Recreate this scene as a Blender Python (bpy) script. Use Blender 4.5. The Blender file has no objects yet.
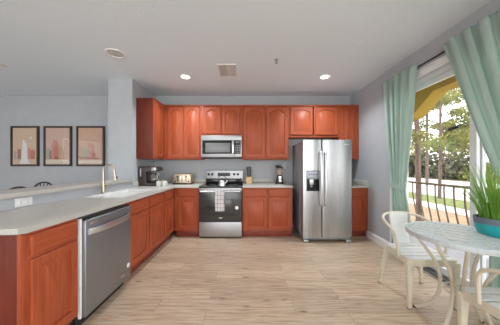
import bpy, bmesh, math, random
from math import pi, sin, cos, radians, sqrt
from mathutils import Vector, Matrix
random.seed(7)
S = bpy.context.scene
COL = S.collection

# ------------------------------------------------------------------ camera, world, sun, lights, exposure
cam_d = bpy.data.cameras.new('camera'); cam = bpy.data.objects.new('camera', cam_d); COL.objects.link(cam)
cam.location = (0, 0, 1.29); cam.rotation_euler = (pi/2, 0, 0)
cam_d.sensor_width = 36; cam_d.lens = 200/500*36
cam_d.shift_x = 2/500; cam_d.shift_y = -(165.7-162.5)/500*-1
cam_d.clip_start = 0.02; cam_d.clip_end = 300
S.camera = cam
S.view_settings.view_transform = 'Standard'; S.view_settings.look = 'None'
S.view_settings.gamma = 1; S.view_settings.exposure = -0.2; S.view_settings.use_curve_mapping = False
S.cycles.use_denoising = True
S.cycles.max_bounces = 10; S.cycles.diffuse_bounces = 6; S.cycles.transparent_max_bounces = 24
S.cycles.sample_clamp_indirect = 6

W = bpy.data.worlds.new('sky'); S.world = W; W.use_nodes = True
nt = W.node_tree; nt.nodes.clear()
wo = nt.nodes.new('ShaderNodeOutputWorld'); wb = nt.nodes.new('ShaderNodeBackground')
wg = nt.nodes.new('ShaderNodeTexGradient'); wt = nt.nodes.new('ShaderNodeTexCoord'); wm = nt.nodes.new('ShaderNodeMapping')
wr = nt.nodes.new('ShaderNodeValToRGB')
wm.inputs['Rotation'].default_value = (0, pi/2, 0)
wr.color_ramp.elements[0].color = (0.97, 0.985, 1.0, 1); wr.color_ramp.elements[1].color = (0.86, 0.92, 1.0, 1)
nt.links.new(wt.outputs['Generated'], wm.inputs['Vector']); nt.links.new(wm.outputs[0], wg.inputs[0])
nt.links.new(wg.outputs['Fac'], wr.inputs[0]); nt.links.new(wr.outputs[0], wb.inputs[0]); nt.links.new(wb.outputs[0], wo.inputs[0])
wb.inputs['Strength'].default_value = 4.5

def light(name, kind, loc, rot, energy, color=(1,1,1), **kw):
    d = bpy.data.lights.new(name, kind); d.energy = energy; d.color = color
    for k, v in kw.items(): setattr(d, k, v)
    o = bpy.data.objects.new(name, d); COL.objects.link(o); o.location = loc; o.rotation_euler = rot
    return o
light('sun', 'SUN', (0, 0, 20), (radians(38), 0, radians(8)), 2.0, (1, .95, .87), angle=radians(1.5))
light('rear_fill_light', 'AREA', (-1.9, -7.0, 1.4), (radians(90), 0, 0), 130, (.93, .97, 1), shape='RECTANGLE', size=7.2, size_y=2.3)  # unseen fill lamp added behind the camera to brighten the whole room
light('side_fill_light', 'AREA', (2.22, -1.6, 1.5), (radians(90), 0, radians(90)), 85, (.95, .98, 1), shape='RECTANGLE', size=3.2, size_y=2.0)  # added out-of-view fill from the right, brightens the left cabinet fronts
LAMP_W = 21

# ------------------------------------------------------------------ materials
def mat(name, base=(.8,.8,.8), rough=.5, metal=0, **kw):
    m = bpy.data.materials.new(name); m.use_nodes = True
    b = m.node_tree.nodes['Principled BSDF']
    b.inputs['Base Color'].default_value = (*base, 1); b.inputs['Roughness'].default_value = rough; b.inputs['Metallic'].default_value = metal
    for k, v in kw.items(): b.inputs[k].default_value = v
    return m
def N(m, t): return m.node_tree.nodes.new(t)
def L(m, a, b): m.node_tree.links.new(a, b)
def noise_mat(name, c1, c2, scale=(1,1,1), nscale=5, rough=.5, metal=0, bump=0, detail=4, lo=.35, hi=.65, rvar=0, **kw):
    m = mat(name, c1, rough, metal, **kw); b = m.node_tree.nodes['Principled BSDF']
    tc = N(m, 'ShaderNodeTexCoord'); mp = N(m, 'ShaderNodeMapping'); mp.inputs['Scale'].default_value = scale
    nz = N(m, 'ShaderNodeTexNoise'); nz.inputs['Scale'].default_value = nscale; nz.inputs['Detail'].default_value = detail
    rp = N(m, 'ShaderNodeValToRGB'); rp.color_ramp.elements[0].position = lo; rp.color_ramp.elements[1].position = hi
    rp.color_ramp.elements[0].color = (*c1, 1); rp.color_ramp.elements[1].color = (*c2, 1)
    L(m, tc.outputs['Object'], mp.inputs[0]); L(m, mp.outputs[0], nz.inputs[0]); L(m, nz.outputs['Fac'], rp.inputs[0]); L(m, rp.outputs[0], b.inputs['Base Color'])
    if bump:
        bp = N(m, 'ShaderNodeBump'); bp.inputs['Strength'].default_value = bump; bp.inputs['Distance'].default_value = .01
        L(m, nz.outputs['Fac'], bp.inputs['Height']); L(m, bp.outputs[0], b.inputs['Normal'])
    if rvar:
        mr = N(m, 'ShaderNodeMapRange'); mr.inputs['To Min'].default_value = rough - rvar; mr.inputs['To Max'].default_value = rough + rvar
        L(m, nz.outputs['Fac'], mr.inputs[0]); L(m, mr.outputs[0], b.inputs['Roughness'])
    return m
M = {}
M['wall'] = noise_mat('wall_paint', (.44,.462,.485), (.46,.482,.505), nscale=6, rough=.75)
M['ceiling'] = noise_mat('ceiling_paint', (.79,.87,.94), (.83,.91,.98), nscale=60, rough=.9, bump=.25)
M['white'] = mat('white_paint', (.82,.82,.81), .45)
M['vinyl'] = mat('white_vinyl', (.78,.80,.81), .35)
CH1, CH2 = (.29,.053,.020), (.43,.098,.037)
M['cherry'] = noise_mat('cherry_wood_upright', CH1, CH2, (14,14,1.1), 3.5, .42, detail=6, lo=.25, hi=.75, **{'Specular IOR Level': .3})
M['cherry_h'] = noise_mat('cherry_wood_level', CH1, CH2, (1.1,14,14), 3.5, .42, detail=6, lo=.25, hi=.75, **{'Specular IOR Level': .3})
M['cherry_shaded'] = noise_mat('cherry_side_shaded', (.125,.022,.012), (.165,.030,.016), (10,10,1), 3, .45, detail=6, **{'Specular IOR Level': .25})  # cherry darkened: the weaker light on these sides is put into the colour
M['cherry_toe'] = noise_mat('cherry_toe', (.20,.034,.020), (.26,.046,.026), (2,10,10), 3, .45)
M['counter'] = noise_mat('counter_stone', (.45,.43,.39), (.53,.51,.47), nscale=180, rough=.3, detail=2)
M['steel'] = noise_mat('brushed_steel', (.42,.42,.43), (.47,.47,.48), (60,60,.8), 6, .29, 1, rvar=.05)
M['steel_h'] = noise_mat('brushed_steel_level', (.40,.40,.405), (.45,.45,.455), (.8,60,60), 6, .44, 1, rvar=.05)
M['steel_dark'] = noise_mat('dark_brushed_steel', (.34,.365,.395), (.38,.405,.435), (60,60,.8), 6, .45, 1, rvar=.04)
M['chrome'] = mat('bright_steel', (.74,.74,.74), .3, 1)
M['grey_case'] = noise_mat('grey_enamel', (.24,.245,.25), (.27,.275,.28), nscale=200, rough=.5, bump=.1)
M['black_glass'] = mat('black_glass', (.012,.012,.013), .08)
M['oven_glass'] = noise_mat('oven_glass', (.038,.037,.036), (.058,.056,.055), (.6,30,30), 4, .16)
M['window_tint'] = noise_mat('tinted_mesh', (.14,.14,.14), (.19,.19,.185), nscale=300, rough=.25)
M['black'] = mat('black_plastic', (.015,.015,.016), .4)
M['dark'] = mat('dark_gap', (.02,.018,.016), .7)
M['gold'] = mat('champagne_metal', (.58,.49,.38), .3, 1)
M['copper'] = noise_mat('champagne_steel', (.68,.53,.38), (.74,.59,.44), (1,40,40), 4, .45, 1)
M['ceramic'] = mat('white_ceramic', (.72,.71,.66), .25)
M['sink'] = mat('white_enamel', (.86,.86,.85), .2)
M['brown'] = mat('dark_brown_plastic', (.045,.032,.028), .35)
M['beech'] = noise_mat('pale_wood', (.62,.40,.17), (.72,.49,.24), (3,30,3), 4, .45)
M['curtain'] = None
M['cream'] = noise_mat('cream_enamel', (.66,.60,.47), (.70,.64,.51), nscale=12, rough=.4)
M['chair_skylit'] = noise_mat('cream_enamel_skylit', (.71,.72,.70), (.74,.75,.73), nscale=12, rough=.38)  # cream enamel made paler and cooler, sky light put into its colour
M['tablepaint'] = noise_mat('table_paint', (.55,.60,.61), (.60,.65,.66), (1,14,1), 6, .4)
M['teal'] = mat('teal_glaze', (.015,.36,.37), .3)
M['greyband'] = mat('grey_glaze', (.13,.16,.20), .55)
M['soil'] = noise_mat('soil', (.03,.02,.012), (.07,.045,.03), nscale=60, rough=.9, bump=.5)
M['bronze'] = mat('bronze_rail', (.17,.11,.07), .5)
M['dkwood'] = noise_mat('espresso_wood', (.02,.012,.01), (.035,.02,.015), (8,8,1), 4, .4)
M['frame'] = noise_mat('dark_frame', (.035,.022,.017), (.05,.03,.022), (6,6,6), 5, .45)
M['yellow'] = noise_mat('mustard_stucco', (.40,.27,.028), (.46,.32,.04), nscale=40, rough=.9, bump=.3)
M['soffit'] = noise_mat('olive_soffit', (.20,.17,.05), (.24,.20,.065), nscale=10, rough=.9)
M['concrete'] = noise_mat('balcony_concrete', (.42,.41,.44), (.50,.49,.52), nscale=8, rough=.85)
M['tan'] = noise_mat('tan_ground', (.24,.155,.085), (.33,.23,.14), nscale=3, rough=.95, bump=.3)
M['pale'] = noise_mat('pale_paving', (.70,.66,.63), (.80,.76,.73), nscale=1.5, rough=.9)
M['grass'] = noise_mat('lawn_grass', (.09,.13,.025), (.21,.23,.06), nscale=4, rough=.95, bump=.5)
M['bark'] = noise_mat('pine_bark', (.07,.045,.038), (.17,.12,.10), (4,4,1), 6, .95, bump=.8)
M['alu'] = mat('aluminium', (.55,.56,.57), .4, 1)

def leaf(name, c1, c2, trans=.35):
    m = noise_mat(name, c1, c2, nscale=1.7, rough=.6)
    b = m.node_tree.nodes['Principled BSDF']; out = m.node_tree.nodes['Material Output']
    tr = N(m, 'ShaderNodeBsdfTranslucent'); mx = N(m, 'ShaderNodeMixShader'); mx.inputs[0].default_value = trans
    src = b.inputs['Base Color'].links[0].from_socket
    L(m, src, tr.inputs['Color']); L(m, b.outputs[0], mx.inputs[1]); L(m, tr.outputs[0], mx.inputs[2]); L(m, mx.outputs[0], out.inputs[0])
    return m
M['needles'] = leaf('pine_needles', (.07,.10,.03), (.28,.28,.07))
M['needles2'] = leaf('pine_needles_pale', (.14,.15,.045), (.36,.32,.11))
M['hedge'] = leaf('far_foliage', (.03,.04,.014), (.13,.115,.05))
M['blade'] = leaf('ornamental_grass', (.14,.34,.03), (.40,.62,.13), .35)
M['curtain'] = leaf('mint_cloth', (.55,.67,.61), (.59,.71,.65), .45)
M['curtain'].node_tree.nodes['Principled BSDF'].inputs['Roughness'].default_value = .85

def glass_mat(name, fac=.07, tint=(1,1,1), rough=0.0):
    m = bpy.data.materials.new(name); m.use_nodes = True; m.node_tree.nodes.clear()
    o = N(m, 'ShaderNodeOutputMaterial'); t = N(m, 'ShaderNodeBsdfTransparent'); g = N(m, 'ShaderNodeBsdfGlossy'); x = N(m, 'ShaderNodeMixShader')
    t.inputs['Color'].default_value = (*tint, 1); g.inputs['Roughness'].default_value = rough; x.inputs[0].default_value = fac
    L(m, t.outputs[0], x.inputs[1]); L(m, g.outputs[0], x.inputs[2]); L(m, x.outputs[0], o.inputs[0])
    return m
M['glass'] = glass_mat('pane_glass', .04)
M['jar_glass'] = glass_mat('jar_glass', .14, (.88,.86,.82), .05)
M['pic_glass'] = glass_mat('picture_glass', .012, (1,1,1), .02)
def emit(name, col, s):
    m = mat(name, (1,1,1), .5); b = m.node_tree.nodes['Principled BSDF']
    b.inputs['Emission Color'].default_value = (*col, 1); b.inputs['Emission Strength'].default_value = s
    return m
M['lamp'] = emit('lamp_lens', (1,.93,.80), 6)

def floor_mat():
    m = mat('oak_plank_floor', (.6,.5,.4), .38); b = m.node_tree.nodes['Principled BSDF']
    tc = N(m, 'ShaderNodeTexCoord'); mp = N(m, 'ShaderNodeMapping'); mp.inputs['Location'].default_value = (.37, .05, 0)
    L(m, tc.outputs['Object'], mp.inputs[0])
    br = N(m, 'ShaderNodeTexBrick'); br.offset = .37; br.offset_frequency = 2
    br.inputs['Scale'].default_value = 1; br.inputs['Brick Width'].default_value = 1.25; br.inputs['Row Height'].default_value = .18
    br.inputs['Mortar Size'].default_value = .0016; br.inputs['Mortar Smooth'].default_value = .3
    br.inputs['Color1'].default_value = (0,0,0,1); br.inputs['Color2'].default_value = (1,1,1,1); br.inputs['Mortar'].default_value = (.5,.5,.5,1)
    L(m, mp.outputs[0], br.inputs[0])
    # offset the grain from plank to plank
    cx = N(m, 'ShaderNodeVectorMath'); cx.operation = 'MULTIPLY_ADD'; cx.inputs[1].default_value = (7, 3, 11)
    L(m, br.outputs['Color'], cx.inputs[0]); L(m, mp.outputs[0], cx.inputs[2])
    g = N(m, 'ShaderNodeMapping'); g.inputs['Scale'].default_value = (.9, 17, 1); L(m, cx.outputs[0], g.inputs[0])
    nz = N(m, 'ShaderNodeTexNoise'); nz.inputs['Scale'].default_value = 4.5; nz.inputs['Detail'].default_value = 7; nz.inputs['Roughness'].default_value = .62; nz.inputs['Distortion'].default_value = .35
    L(m, g.outputs[0], nz.inputs[0])
    rp = N(m, 'ShaderNodeValToRGB'); e = rp.color_ramp.elements
    e[0].position = .30; e[0].color = (.31,.19,.115,1); e[1].position = .70; e[1].color = (.61,.48,.36,1)
    k = rp.color_ramp.elements.new(.5); k.color = (.51,.38,.27,1)
    L(m, nz.outputs['Fac'], rp.inputs[0])
    # plank tone
    tone = N(m, 'ShaderNodeMapRange'); tone.inputs['To Min'].default_value = .88; tone.inputs['To Max'].default_value = 1.10
    sep = N(m, 'ShaderNodeSeparateColor'); L(m, br.outputs['Color'], sep.inputs[0]); L(m, sep.outputs[0], tone.inputs[0])
    mul = N(m, 'ShaderNodeVectorMath'); mul.operation = 'SCALE'; L(m, rp.outputs[0], mul.inputs[0]); L(m, tone.outputs[0], mul.inputs['Scale'])
    # knots
    kn = N(m, 'ShaderNodeMapping'); kn.inputs['Scale'].default_value = (2.0, 6.0, 1); L(m, cx.outputs[0], kn.inputs[0])
    vo = N(m, 'ShaderNodeTexVoronoi'); vo.inputs['Scale'].default_value = 1.25; L(m, kn.outputs[0], vo.inputs[0])
    kr = N(m, 'ShaderNodeValToRGB'); kr.color_ramp.elements[0].position = .03; kr.color_ramp.elements[0].color = (.28,.19,.14,1)
    kr.color_ramp.elements[1].position = .13; kr.color_ramp.elements[1].color = (1,1,1,1); L(m, vo.outputs['Distance'], kr.inputs[0])
    m2 = N(m, 'ShaderNodeVectorMath'); m2.operation = 'MULTIPLY'; L(m, mul.outputs[0], m2.inputs[0]); L(m, kr.outputs[0], m2.inputs[1])
    mo = N(m, 'ShaderNodeMix'); mo.data_type = 'RGBA'; L(m, br.outputs['Fac'], mo.inputs['Factor']); L(m, m2.outputs[0], mo.inputs['A']); mo.inputs['B'].default_value = (.25,.17,.11,1)
    L(m, mo.outputs['Result'], b.inputs['Base Color'])
    return m
M['floor'] = floor_mat()

def plaid_mat():
    m = mat('plaid_cloth', (.8,.8,.8), .9); b = m.node_tree.nodes['Principled BSDF']
    tc = N(m, 'ShaderNodeTexCoord'); mp = N(m, 'ShaderNodeMapping'); mp.inputs['Rotation'].default_value = (pi/2, 0, 0)
    br = N(m, 'ShaderNodeTexBrick'); br.offset = 0; br.inputs['Scale'].default_value = 1; br.inputs['Brick Width'].default_value = .048; br.inputs['Row Height'].default_value = .07
    br.inputs['Mortar Size'].default_value = .005
    br.inputs['Color1'].default_value = (.72,.70,.69,1); br.inputs['Color2'].default_value = (.62,.60,.60,1); br.inputs['Mortar'].default_value = (.34,.31,.31,1)
    L(m, tc.outputs['Object'], mp.inputs[0]); L(m, mp.outputs[0], br.inputs[0]); L(m, br.outputs['Color'], b.inputs['Base Color'])
    return m
M['plaid'] = plaid_mat()

# ------------------------------------------------------------------ mesh helpers
class MB:
    def __init__(s): s.bm = bmesh.new(); s.mi = 0
    def _merge(s, b2):
        me = bpy.data.meshes.new('tmp')
        for f in b2.faces: f.material_index = s.mi
        b2.to_mesh(me); s.bm.from_mesh(me); bpy.data.meshes.remove(me); b2.free()
    def box(s, x0, x1, y0, y1, z0, z1, bev=.003, seg=2, mx=None):
        b = bmesh.new(); bmesh.ops.create_cube(b, size=1)
        for v in b.verts: v.co = ((x0+x1)/2 + v.co.x*(x1-x0), (y0+y1)/2 + v.co.y*(y1-y0), (z0+z1)/2 + v.co.z*(z1-z0))
        bev = min(bev, .45*min(abs(x1-x0), abs(y1-y0), abs(z1-z0)))
        if bev > 0: bmesh.ops.bevel(b, geom=b.edges[:], offset=bev, segments=seg, affect='EDGES', profile=.5)
        if mx is not None: b.transform(mx)
        s._merge(b); return s
    def prism(s, poly, h0, h1, axis='Z', bev=0):
        """poly: 2-D outline; axis: the direction of extrusion"""
        b = bmesh.new()
        def P(u, v, h): return {'Z': (u, v, h), 'Y': (u, h, v), 'X': (h, u, v)}[axis]
        a = [b.verts.new(P(u, v, h0)) for u, v in poly]; c = [b.verts.new(P(u, v, h1)) for u, v in poly]
        n = len(poly); b.faces.new(a); b.faces.new(c[::-1])
        for i in range(n): b.faces.new((a[i], c[i], c[(i+1) % n], a[(i+1) % n]))
        bmesh.ops.recalc_face_normals(b, faces=b.faces[:])
        if bev: bmesh.ops.bevel(b, geom=b.edges[:], offset=bev, segments=2, affect='EDGES', profile=.5)
        s._merge(b); return s
    def lathe(s, prof, cx=0, cy=0, cz=0, n=32, mx=None):
        b = bmesh.new(); rings = []
        for r, z in prof:
            if r < 1e-6: rings.append([b.verts.new((0, 0, z))])
            else: rings.append([b.verts.new((r*cos(2*pi*i/n), r*sin(2*pi*i/n), z)) for i in range(n)])
        for p, q in zip(rings, rings[1:]):
            for i in range(n):
                j = (i+1) % n
                if len(p) == 1 and len(q) == 1: continue
                if len(p) == 1: b.faces.new((p[0], q[i], q[j]))
                elif len(q) == 1: b.faces.new((p[i], p[j], q[0]))
                else: b.faces.new((p[i], p[j], q[j], q[i]))
        bmesh.ops.recalc_face_normals(b, faces=b.faces[:])
        if mx is not None: b.transform(mx)
        b.transform(Matrix.Translation((cx, cy, cz)))
        s._merge(b); return s
    def tube(s, pts, r, n=10, r2=None, smooth=0, flat=1.0):
        pts = [Vector(p) for p in pts]
        for _ in range(smooth):
            q = [pts[0]]
            for a, c in zip(pts, pts[1:]): q += [a.lerp(c, .25), a.lerp(c, .75)]
            pts = q + [pts[-1]]
        b = bmesh.new(); rings = []; up = None; m = len(pts)
        for i, p in enumerate(pts):
            t = (pts[min(i+1, m-1)] - pts[max(i-1, 0)]).normalized()
            if up is None:
                up = Vector((0, 0, 1)) if abs(t.z) < .9 else Vector((1, 0, 0))
            x = up - t*up.dot(t)
            if x.length < 1e-5: x = t.orthogonal()
            x.normalize(); y = t.cross(x); up = x
            rr = r if r2 is None else r + (r2-r)*i/(m-1)
            rings.append([b.verts.new(p + x*rr*cos(2*pi*k/n) + y*rr*flat*sin(2*pi*k/n)) for k in range(n)])
        for p, q in zip(rings, rings[1:]):
            for k in range(n): b.faces.new((p[k], p[(k+1) % n], q[(k+1) % n], q[k]))
        b.faces.new(rings[0]); b.faces.new(rings[-1][::-1])
        bmesh.ops.recalc_face_normals(b, faces=b.faces[:])
        s._merge(b); return s
    def cyl(s, p0, p1, r, n=24, r2=None): return s.tube([p0, p1], r, n, r2)
    def bar(s, p0, p1, w, d, w2=None, d2=None):
        """tapered rectangular bar: width along x, depth along y"""
        b = bmesh.new(); w2 = w if w2 is None else w2; d2 = d if d2 is None else d2
        R = []
        for p, ww, dd in ((p0, w, d), (p1, w2, d2)):
            R.append([b.verts.new((p[0]+sx*ww/2, p[1]+sy*dd/2, p[2])) for sx, sy in ((-1,-1),(1,-1),(1,1),(-1,1))])
        b.faces.new(R[0]); b.faces.new(R[1][::-1])
        for k in range(4): b.faces.new((R[0][k], R[1][k], R[1][(k+1) % 4], R[0][(k+1) % 4]))
        bmesh.ops.recalc_face_normals(b, faces=b.faces[:])
        bmesh.ops.bevel(b, geom=b.edges[:], offset=min(w2, d2, w, d)*.2, segments=2, affect='EDGES', profile=.5)
        s._merge(b); return s
    def grid(s, f, nu, nv, closed=False):
        b = bmesh.new(); V = [[b.verts.new(f(i/nu, j/nv)) for j in range(nv+1)] for i in range(nu+1)]
        for i in range(nu):
            for j in range(nv): b.faces.new((V[i][j], V[i+1][j], V[i+1][j+1], V[i][j+1]))
        s._merge(b); return s

def link(o): COL.objects.link(o); return o
WORLD = set()
def part(name, mb, material, parent=None, smooth=True):
    me = bpy.data.meshes.new(name); mb.bm.to_mesh(me); mb.bm.free()
    mats = material if isinstance(material, (list, tuple)) else [material]
    for m in mats: me.materials.append(m)
    if smooth:
        try:
            me.shade_smooth(); me.set_sharp_from_angle(angle=radians(35))
        except Exception: pass
    o = link(bpy.data.objects.new(name, me))
    if parent is not None:
        o.parent = parent
        if parent.name in WORLD: o.location = -parent.location
    return o
def tag(o, label=None, cat=None, group=None, kind=None):
    if label: o['label'] = label
    if cat: o['category'] = cat
    if group: o['group'] = group
    if kind: o['kind'] = kind
    return o
def thing(name, label, cat, loc=(0,0,0), rz=0, group=None, world=False):
    o = link(bpy.data.objects.new(name, None)); o.location = loc; o.rotation_euler = (0,0,rz); o.empty_display_size = .05
    if world: WORLD.add(o.name)
    return tag(o, label, cat, group)
def struct(name, mb, m, smooth=False, parent=None):
    o = part(name, mb, m, parent, smooth); o['kind'] = 'structure'; return o
def copy_tree(o, parent=None):
    c = o.copy(); COL.objects.link(c)
    if parent is not None: c.parent = parent
    for ch in list(o.children): copy_tree(ch, c)
    return c

# ------------------------------------------------------------------ the setting
XL, XR, YB, ZC = -1.945, 2.15, 4.20, 2.75       # kitchen left pier face, right wall, back wall, ceiling
mb = MB(); mb.box(-6.6, 2.30, -7.2, YB+.15, -.12, 0, 0); struct('floor', mb, M['floor'])
mb = MB(); mb.box(-6.6, 2.30, -7.2, YB+.15, ZC, ZC+.12, 0); struct('ceiling', mb, M['ceiling'])
mb = MB(); mb.box(-6.6, 2.30, YB, YB+.15, 0, ZC, 0); struct('wall_back', mb, M['wall'])
DY0, DY1, DZ = .96, 2.95, 2.40
mb = MB()
for y0, y1, z0, z1 in ((DY1, YB, 0, ZC), (-7.2, -3.3, 0, ZC), (.1, DY0, 0, ZC), (-3.3, .1, 0, .4), (-3.3, .1, 2.6, ZC), (DY0, DY1, DZ, ZC)): mb.box(XR, 2.30, y0, y1, z0, z1, 0)  # gap behind the camera is made up, for the side fill
struct('wall_right', mb, M['wall'])
mb = MB()
for x0, x1, z0, z1 in ((-6.6, -5.6, 0, ZC), (1.8, 2.30, 0, ZC), (-5.6, 1.8, 0, .2), (-5.6, 1.8, 2.6, ZC)): mb.box(x0, x1, -7.2, -7.05, z0, z1, 0)  # unseen opening, added so fill light comes from behind
struct('wall_rear', mb, M['wall'])
mb = MB()
for y0, y1, z0, z1 in ((-7.05, -.6, 0, ZC), (1.4, YB, 0, ZC), (-.6, 1.4, 0, .6), (-.6, 1.4, 2.3, ZC)): mb.box(-6.6, -6.45, y0, y1, z0, z1, 0)
struct('wall_left', mb, M['wall'])
mb = MB(); mb.box(-2.35, XL, 3.36, YB, 0, ZC, 0); struct('wall_pier', mb, M['wall'])
mb = MB(); mb.box(-2.10, XL, 1.12, 3.36, 0, 1.025, 0); struct('wall_half', mb, M['wall'])
def baseboard(name, pts):
    mb = MB()
    mb.prism(pts[0], pts[1], pts[2], pts[3]); return struct(name, mb, M['white'], False)
pr = [(XR, 0), (XR-.017, 0), (XR-.017, .10), (XR-.012, .115), (XR-.007, .118), (XR-.005, .13), (XR, .13)]
mb = MB(); mb.prism(pr, DY1+.07, 3.585, 'Y'); struct('baseboard_right', mb, M['white'])
mb = MB(); mb.box(-6.45, -2.35, YB-.015, YB, 0, .13, .004); struct('baseboard_back', mb, M['white'])

# sliding glass door in the right wall
d = link(bpy.data.objects.new('door_1', None)); d['kind'] = 'structure'; d.location = (2.24, 1.88, 0); WORLD.add(d.name)
mb = MB()
mb.box(2.17, 2.295, DY1-.045, DY1, 0, DZ, .003); mb.box(2.17, 2.295, DY0, DY0+.045, 0, DZ, .003); mb.box(2.17, 2.295, DY0, DY1, DZ-.045, DZ, .003)
struct('door_frame', mb, M['vinyl'], parent=d)
mb = MB(); mb.box(2.14, 2.30, DY0+.045, DY1-.045, 0, .012, .002)
for x in (2.185, 2.225, 2.262): mb.box(x-.005, x+.005, DY0+.045, DY1-.045, .012, .030, .001)
struct('door_threshold', mb, M['alu'], parent=d)
mb = MB()
for x in (2.165, 2.206, 2.244, 2.283): mb.box(x-.010, x+.010, DY0+.046, DY1-.046, .0115, .0155, 0)
struct('door_track_gasket', mb, M['black'], parent=d)
for i, (x, y0, y1) in enumerate(((2.262, 1.915, DY1-.047), (2.215, DY0+.047, 1.985))):
    mb = MB(); w = .062
    for a, b in ((y0, y0+w), (y1-w, y1)): mb.box(x-.018, x+.018, a, b, .035, DZ-.05, .003)
    for a, b in ((.035, .035+.08), (DZ-.05-.065, DZ-.05)): mb.box(x-.018, x+.018, y0+w, y1-w, a, b, .003)
    so = struct('door_sash', mb, M['vinyl'], parent=d)
    mb = MB(); mb.box(x-.003, x+.003, y0+w, y1-w, .115, DZ-.115, 0)
    g = part('door_pane', mb, M['glass'], so); g['kind'] = 'structure'
mb = MB()
c = .085
mb.box(XR-.018, XR, DY1, DY1+.06, 0, DZ+c, .004); mb.box(XR-.018, XR, DY0-.06, DY0, 0, DZ+c, .004)
mb.box(XR-.018, XR, DY0, DY1, DZ-.01, DZ+c-.02, .004); mb.box(XR-.030, XR, DY0-.06, DY1+.06, DZ+c-.02, DZ+c, .004); mb.box(XR-.024, XR, DY0, DY1, DZ-.012, DZ+.008, .004)
struct('trim_1', mb, M['white'])

# ------------------------------------------------------------------ outdoors
mb = MB(); mb.box(2.30, 3.52, -.8, 4.98, -.14, -.015, 0); struct('floor_balcony', mb, M['concrete'])
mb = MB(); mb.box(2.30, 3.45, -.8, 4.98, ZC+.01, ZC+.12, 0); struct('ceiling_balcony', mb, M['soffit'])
mb = MB()
mb.prism([(-.8, ZC+.12), (-.8, 2.61), (3.52, 2.61), (4.02, 2.24), (4.52, 2.24), (4.52, -.3), (4.85, -.3), (4.85, ZC+.12)], 3.26, 3.52, 'X'); struct('beam_balcony', mb, M['yellow'])
mb = MB(); mb.box(2.30, 3.26, 4.65, 4.95, -.3, ZC+.01, 0); mb.box(2.3, 3.26, 4.35, 4.65, 2.4, ZC+.01, 0)
struct('wall_balcony', mb, M['yellow'])
mb = MB(); mb.box(2.3, 90, -40, 120, -.42, -.30, 0); struct('ground', mb, M['tan'])
mb = MB(); mb.box(6.9, 7.8, -30, 100, -.30, -.285, 0); struct('path', mb, M['pale'])
mb = MB(); mb.box(7.8, 9.7, -30, 100, -.30, -.27, 0); struct('lawn', mb, M['grass'])
mb = MB(); mb.box(9.7, 21, -30, 110, -.30, -.28, 0); struct('road', mb, M['pale'])

rail = thing('balcony_railing', 'bronze metal balcony railing with bellied balusters outside the glass door', 'railing', (3.36, 2, -.015), world=True)
mb = MB(); mb.box(3.335, 3.385, .2, 4.29, .935, .975, .006); part('top_rail', mb, M['bronze'], rail)
mb = MB(); mb.box(3.345, 3.375, .2, 4.29, .05, .08, .004); part('bottom_rail', mb, M['bronze'], rail)
for y in (.25, 4.26):
    mb = MB(); mb.box(3.34, 3.38, y-.02, y+.02, -.015, .94, .003); part('post', mb, M['bronze'], rail)
y = 4.08
while y > .4:
    mb = MB()
    mb.tube([(3.36, y, .94), (3.36, y, .82), (3.37, y, .66), (3.405, y, .46), (3.445, y, .30), (3.44, y, .18), (3.385, y, .11), (3.36, y, .065)], .013, 6, smooth=2)
    part('baluster', mb, M['bronze'], rail); y -= .163

def scatter(mb, pts, size, n, rng, aspect=.35):
    b = mb.bm
    for _ in range(n):
        c, r = rng.choice(pts)
        while True:
            p = Vector((rng.uniform(-1,1), rng.uniform(-1,1), rng.uniform(-1,1)))
            if p.length < 1: break
        p = Vector(c) + Vector((p.x*r[0], p.y*r[1], p.z*r[2]))
        d = Vector((rng.gauss(0,1), rng.gauss(0,1), rng.gauss(0,.8))).normalized(); e = d.orthogonal().normalized()
        e.rotate(Matrix.Rotation(rng.uniform(0, 2*pi), 3, d)); s = size*rng.uniform(.6, 1.4)
        v = [b.verts.new(p + d*s*a + e*s*aspect*w) for a, w in ((-.5,0),(0,.5),(.5,0),(0,-.5))]
        b.faces.new(v)
def tree(label, x, y, h, r, crowns, m, size=.16, n=2600, seed=1, gr='pine trees beyond the balcony'):
    rng = random.Random(seed); t = thing('pine_tree', label, 'tree', (x, y, -.31), 0, gr, world=True)
    mb = MB(); lean = rng.uniform(-.15, .15)
    mb.tube([(x, y, -.31), (x+lean*.3, y, h*.3), (x+lean*.6, y+.05, h*.65), (x+lean, y, h)], r, 10, r*.45, smooth=2)
    pts = []
    bl = []
    for (dx, dy, z, rr) in crowns:
        pts.append(((x+dx, y+dy, z), (rr, rr, rr*.5)))
        bl.append([(x+lean*z/h, y, z-.35*abs(dx+dy)-.1), (x+dx*.5, y+dy*.5, z-.15), (x+dx, y+dy, z)])
    part('trunk', mb, M['bark'], t)
    for q in bl:
        mb = MB(); mb.tube(q, r*.25, 6, r*.1, smooth=1); part('branch', mb, M['bark'], t)
    mb = MB(); scatter(mb, pts, size, n, rng); part('foliage', mb, m, t, False)
rng = random.Random(3)
def crowns(n, z0, z1, sp, r, seed):
    g = random.Random(seed); o = []
    for k in range(n):
        a = g.uniform(0, 2*pi); q = g.uniform(.25, 1)*sp
        o.append((q*cos(a), q*sin(a), g.uniform(z0, z1), r*g.uniform(.6, 1.2)))
    return o
tree('pine tree with a dark trunk just outside the balcony railing', 4.45, 5.2, 5.2, .072, crowns(12, 1.7, 4.2, 1.1, .42, 11), M['needles2'], .10, 2600, 21)
tree('slim pine with a pale trunk standing on the lawn strip', 9.1, 9.5, 6.5, .075, crowns(20, 1.6, 6.3, 1.6, .6, 12), M['needles'], .17, 3800, 22)
tree('pine rising from the road edge behind the slim pine', 13.2, 11.6, 8.5, .11, crowns(20, 2.0, 7.8, 2.2, .8, 13), M['needles'], .22, 3800, 23)
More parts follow.
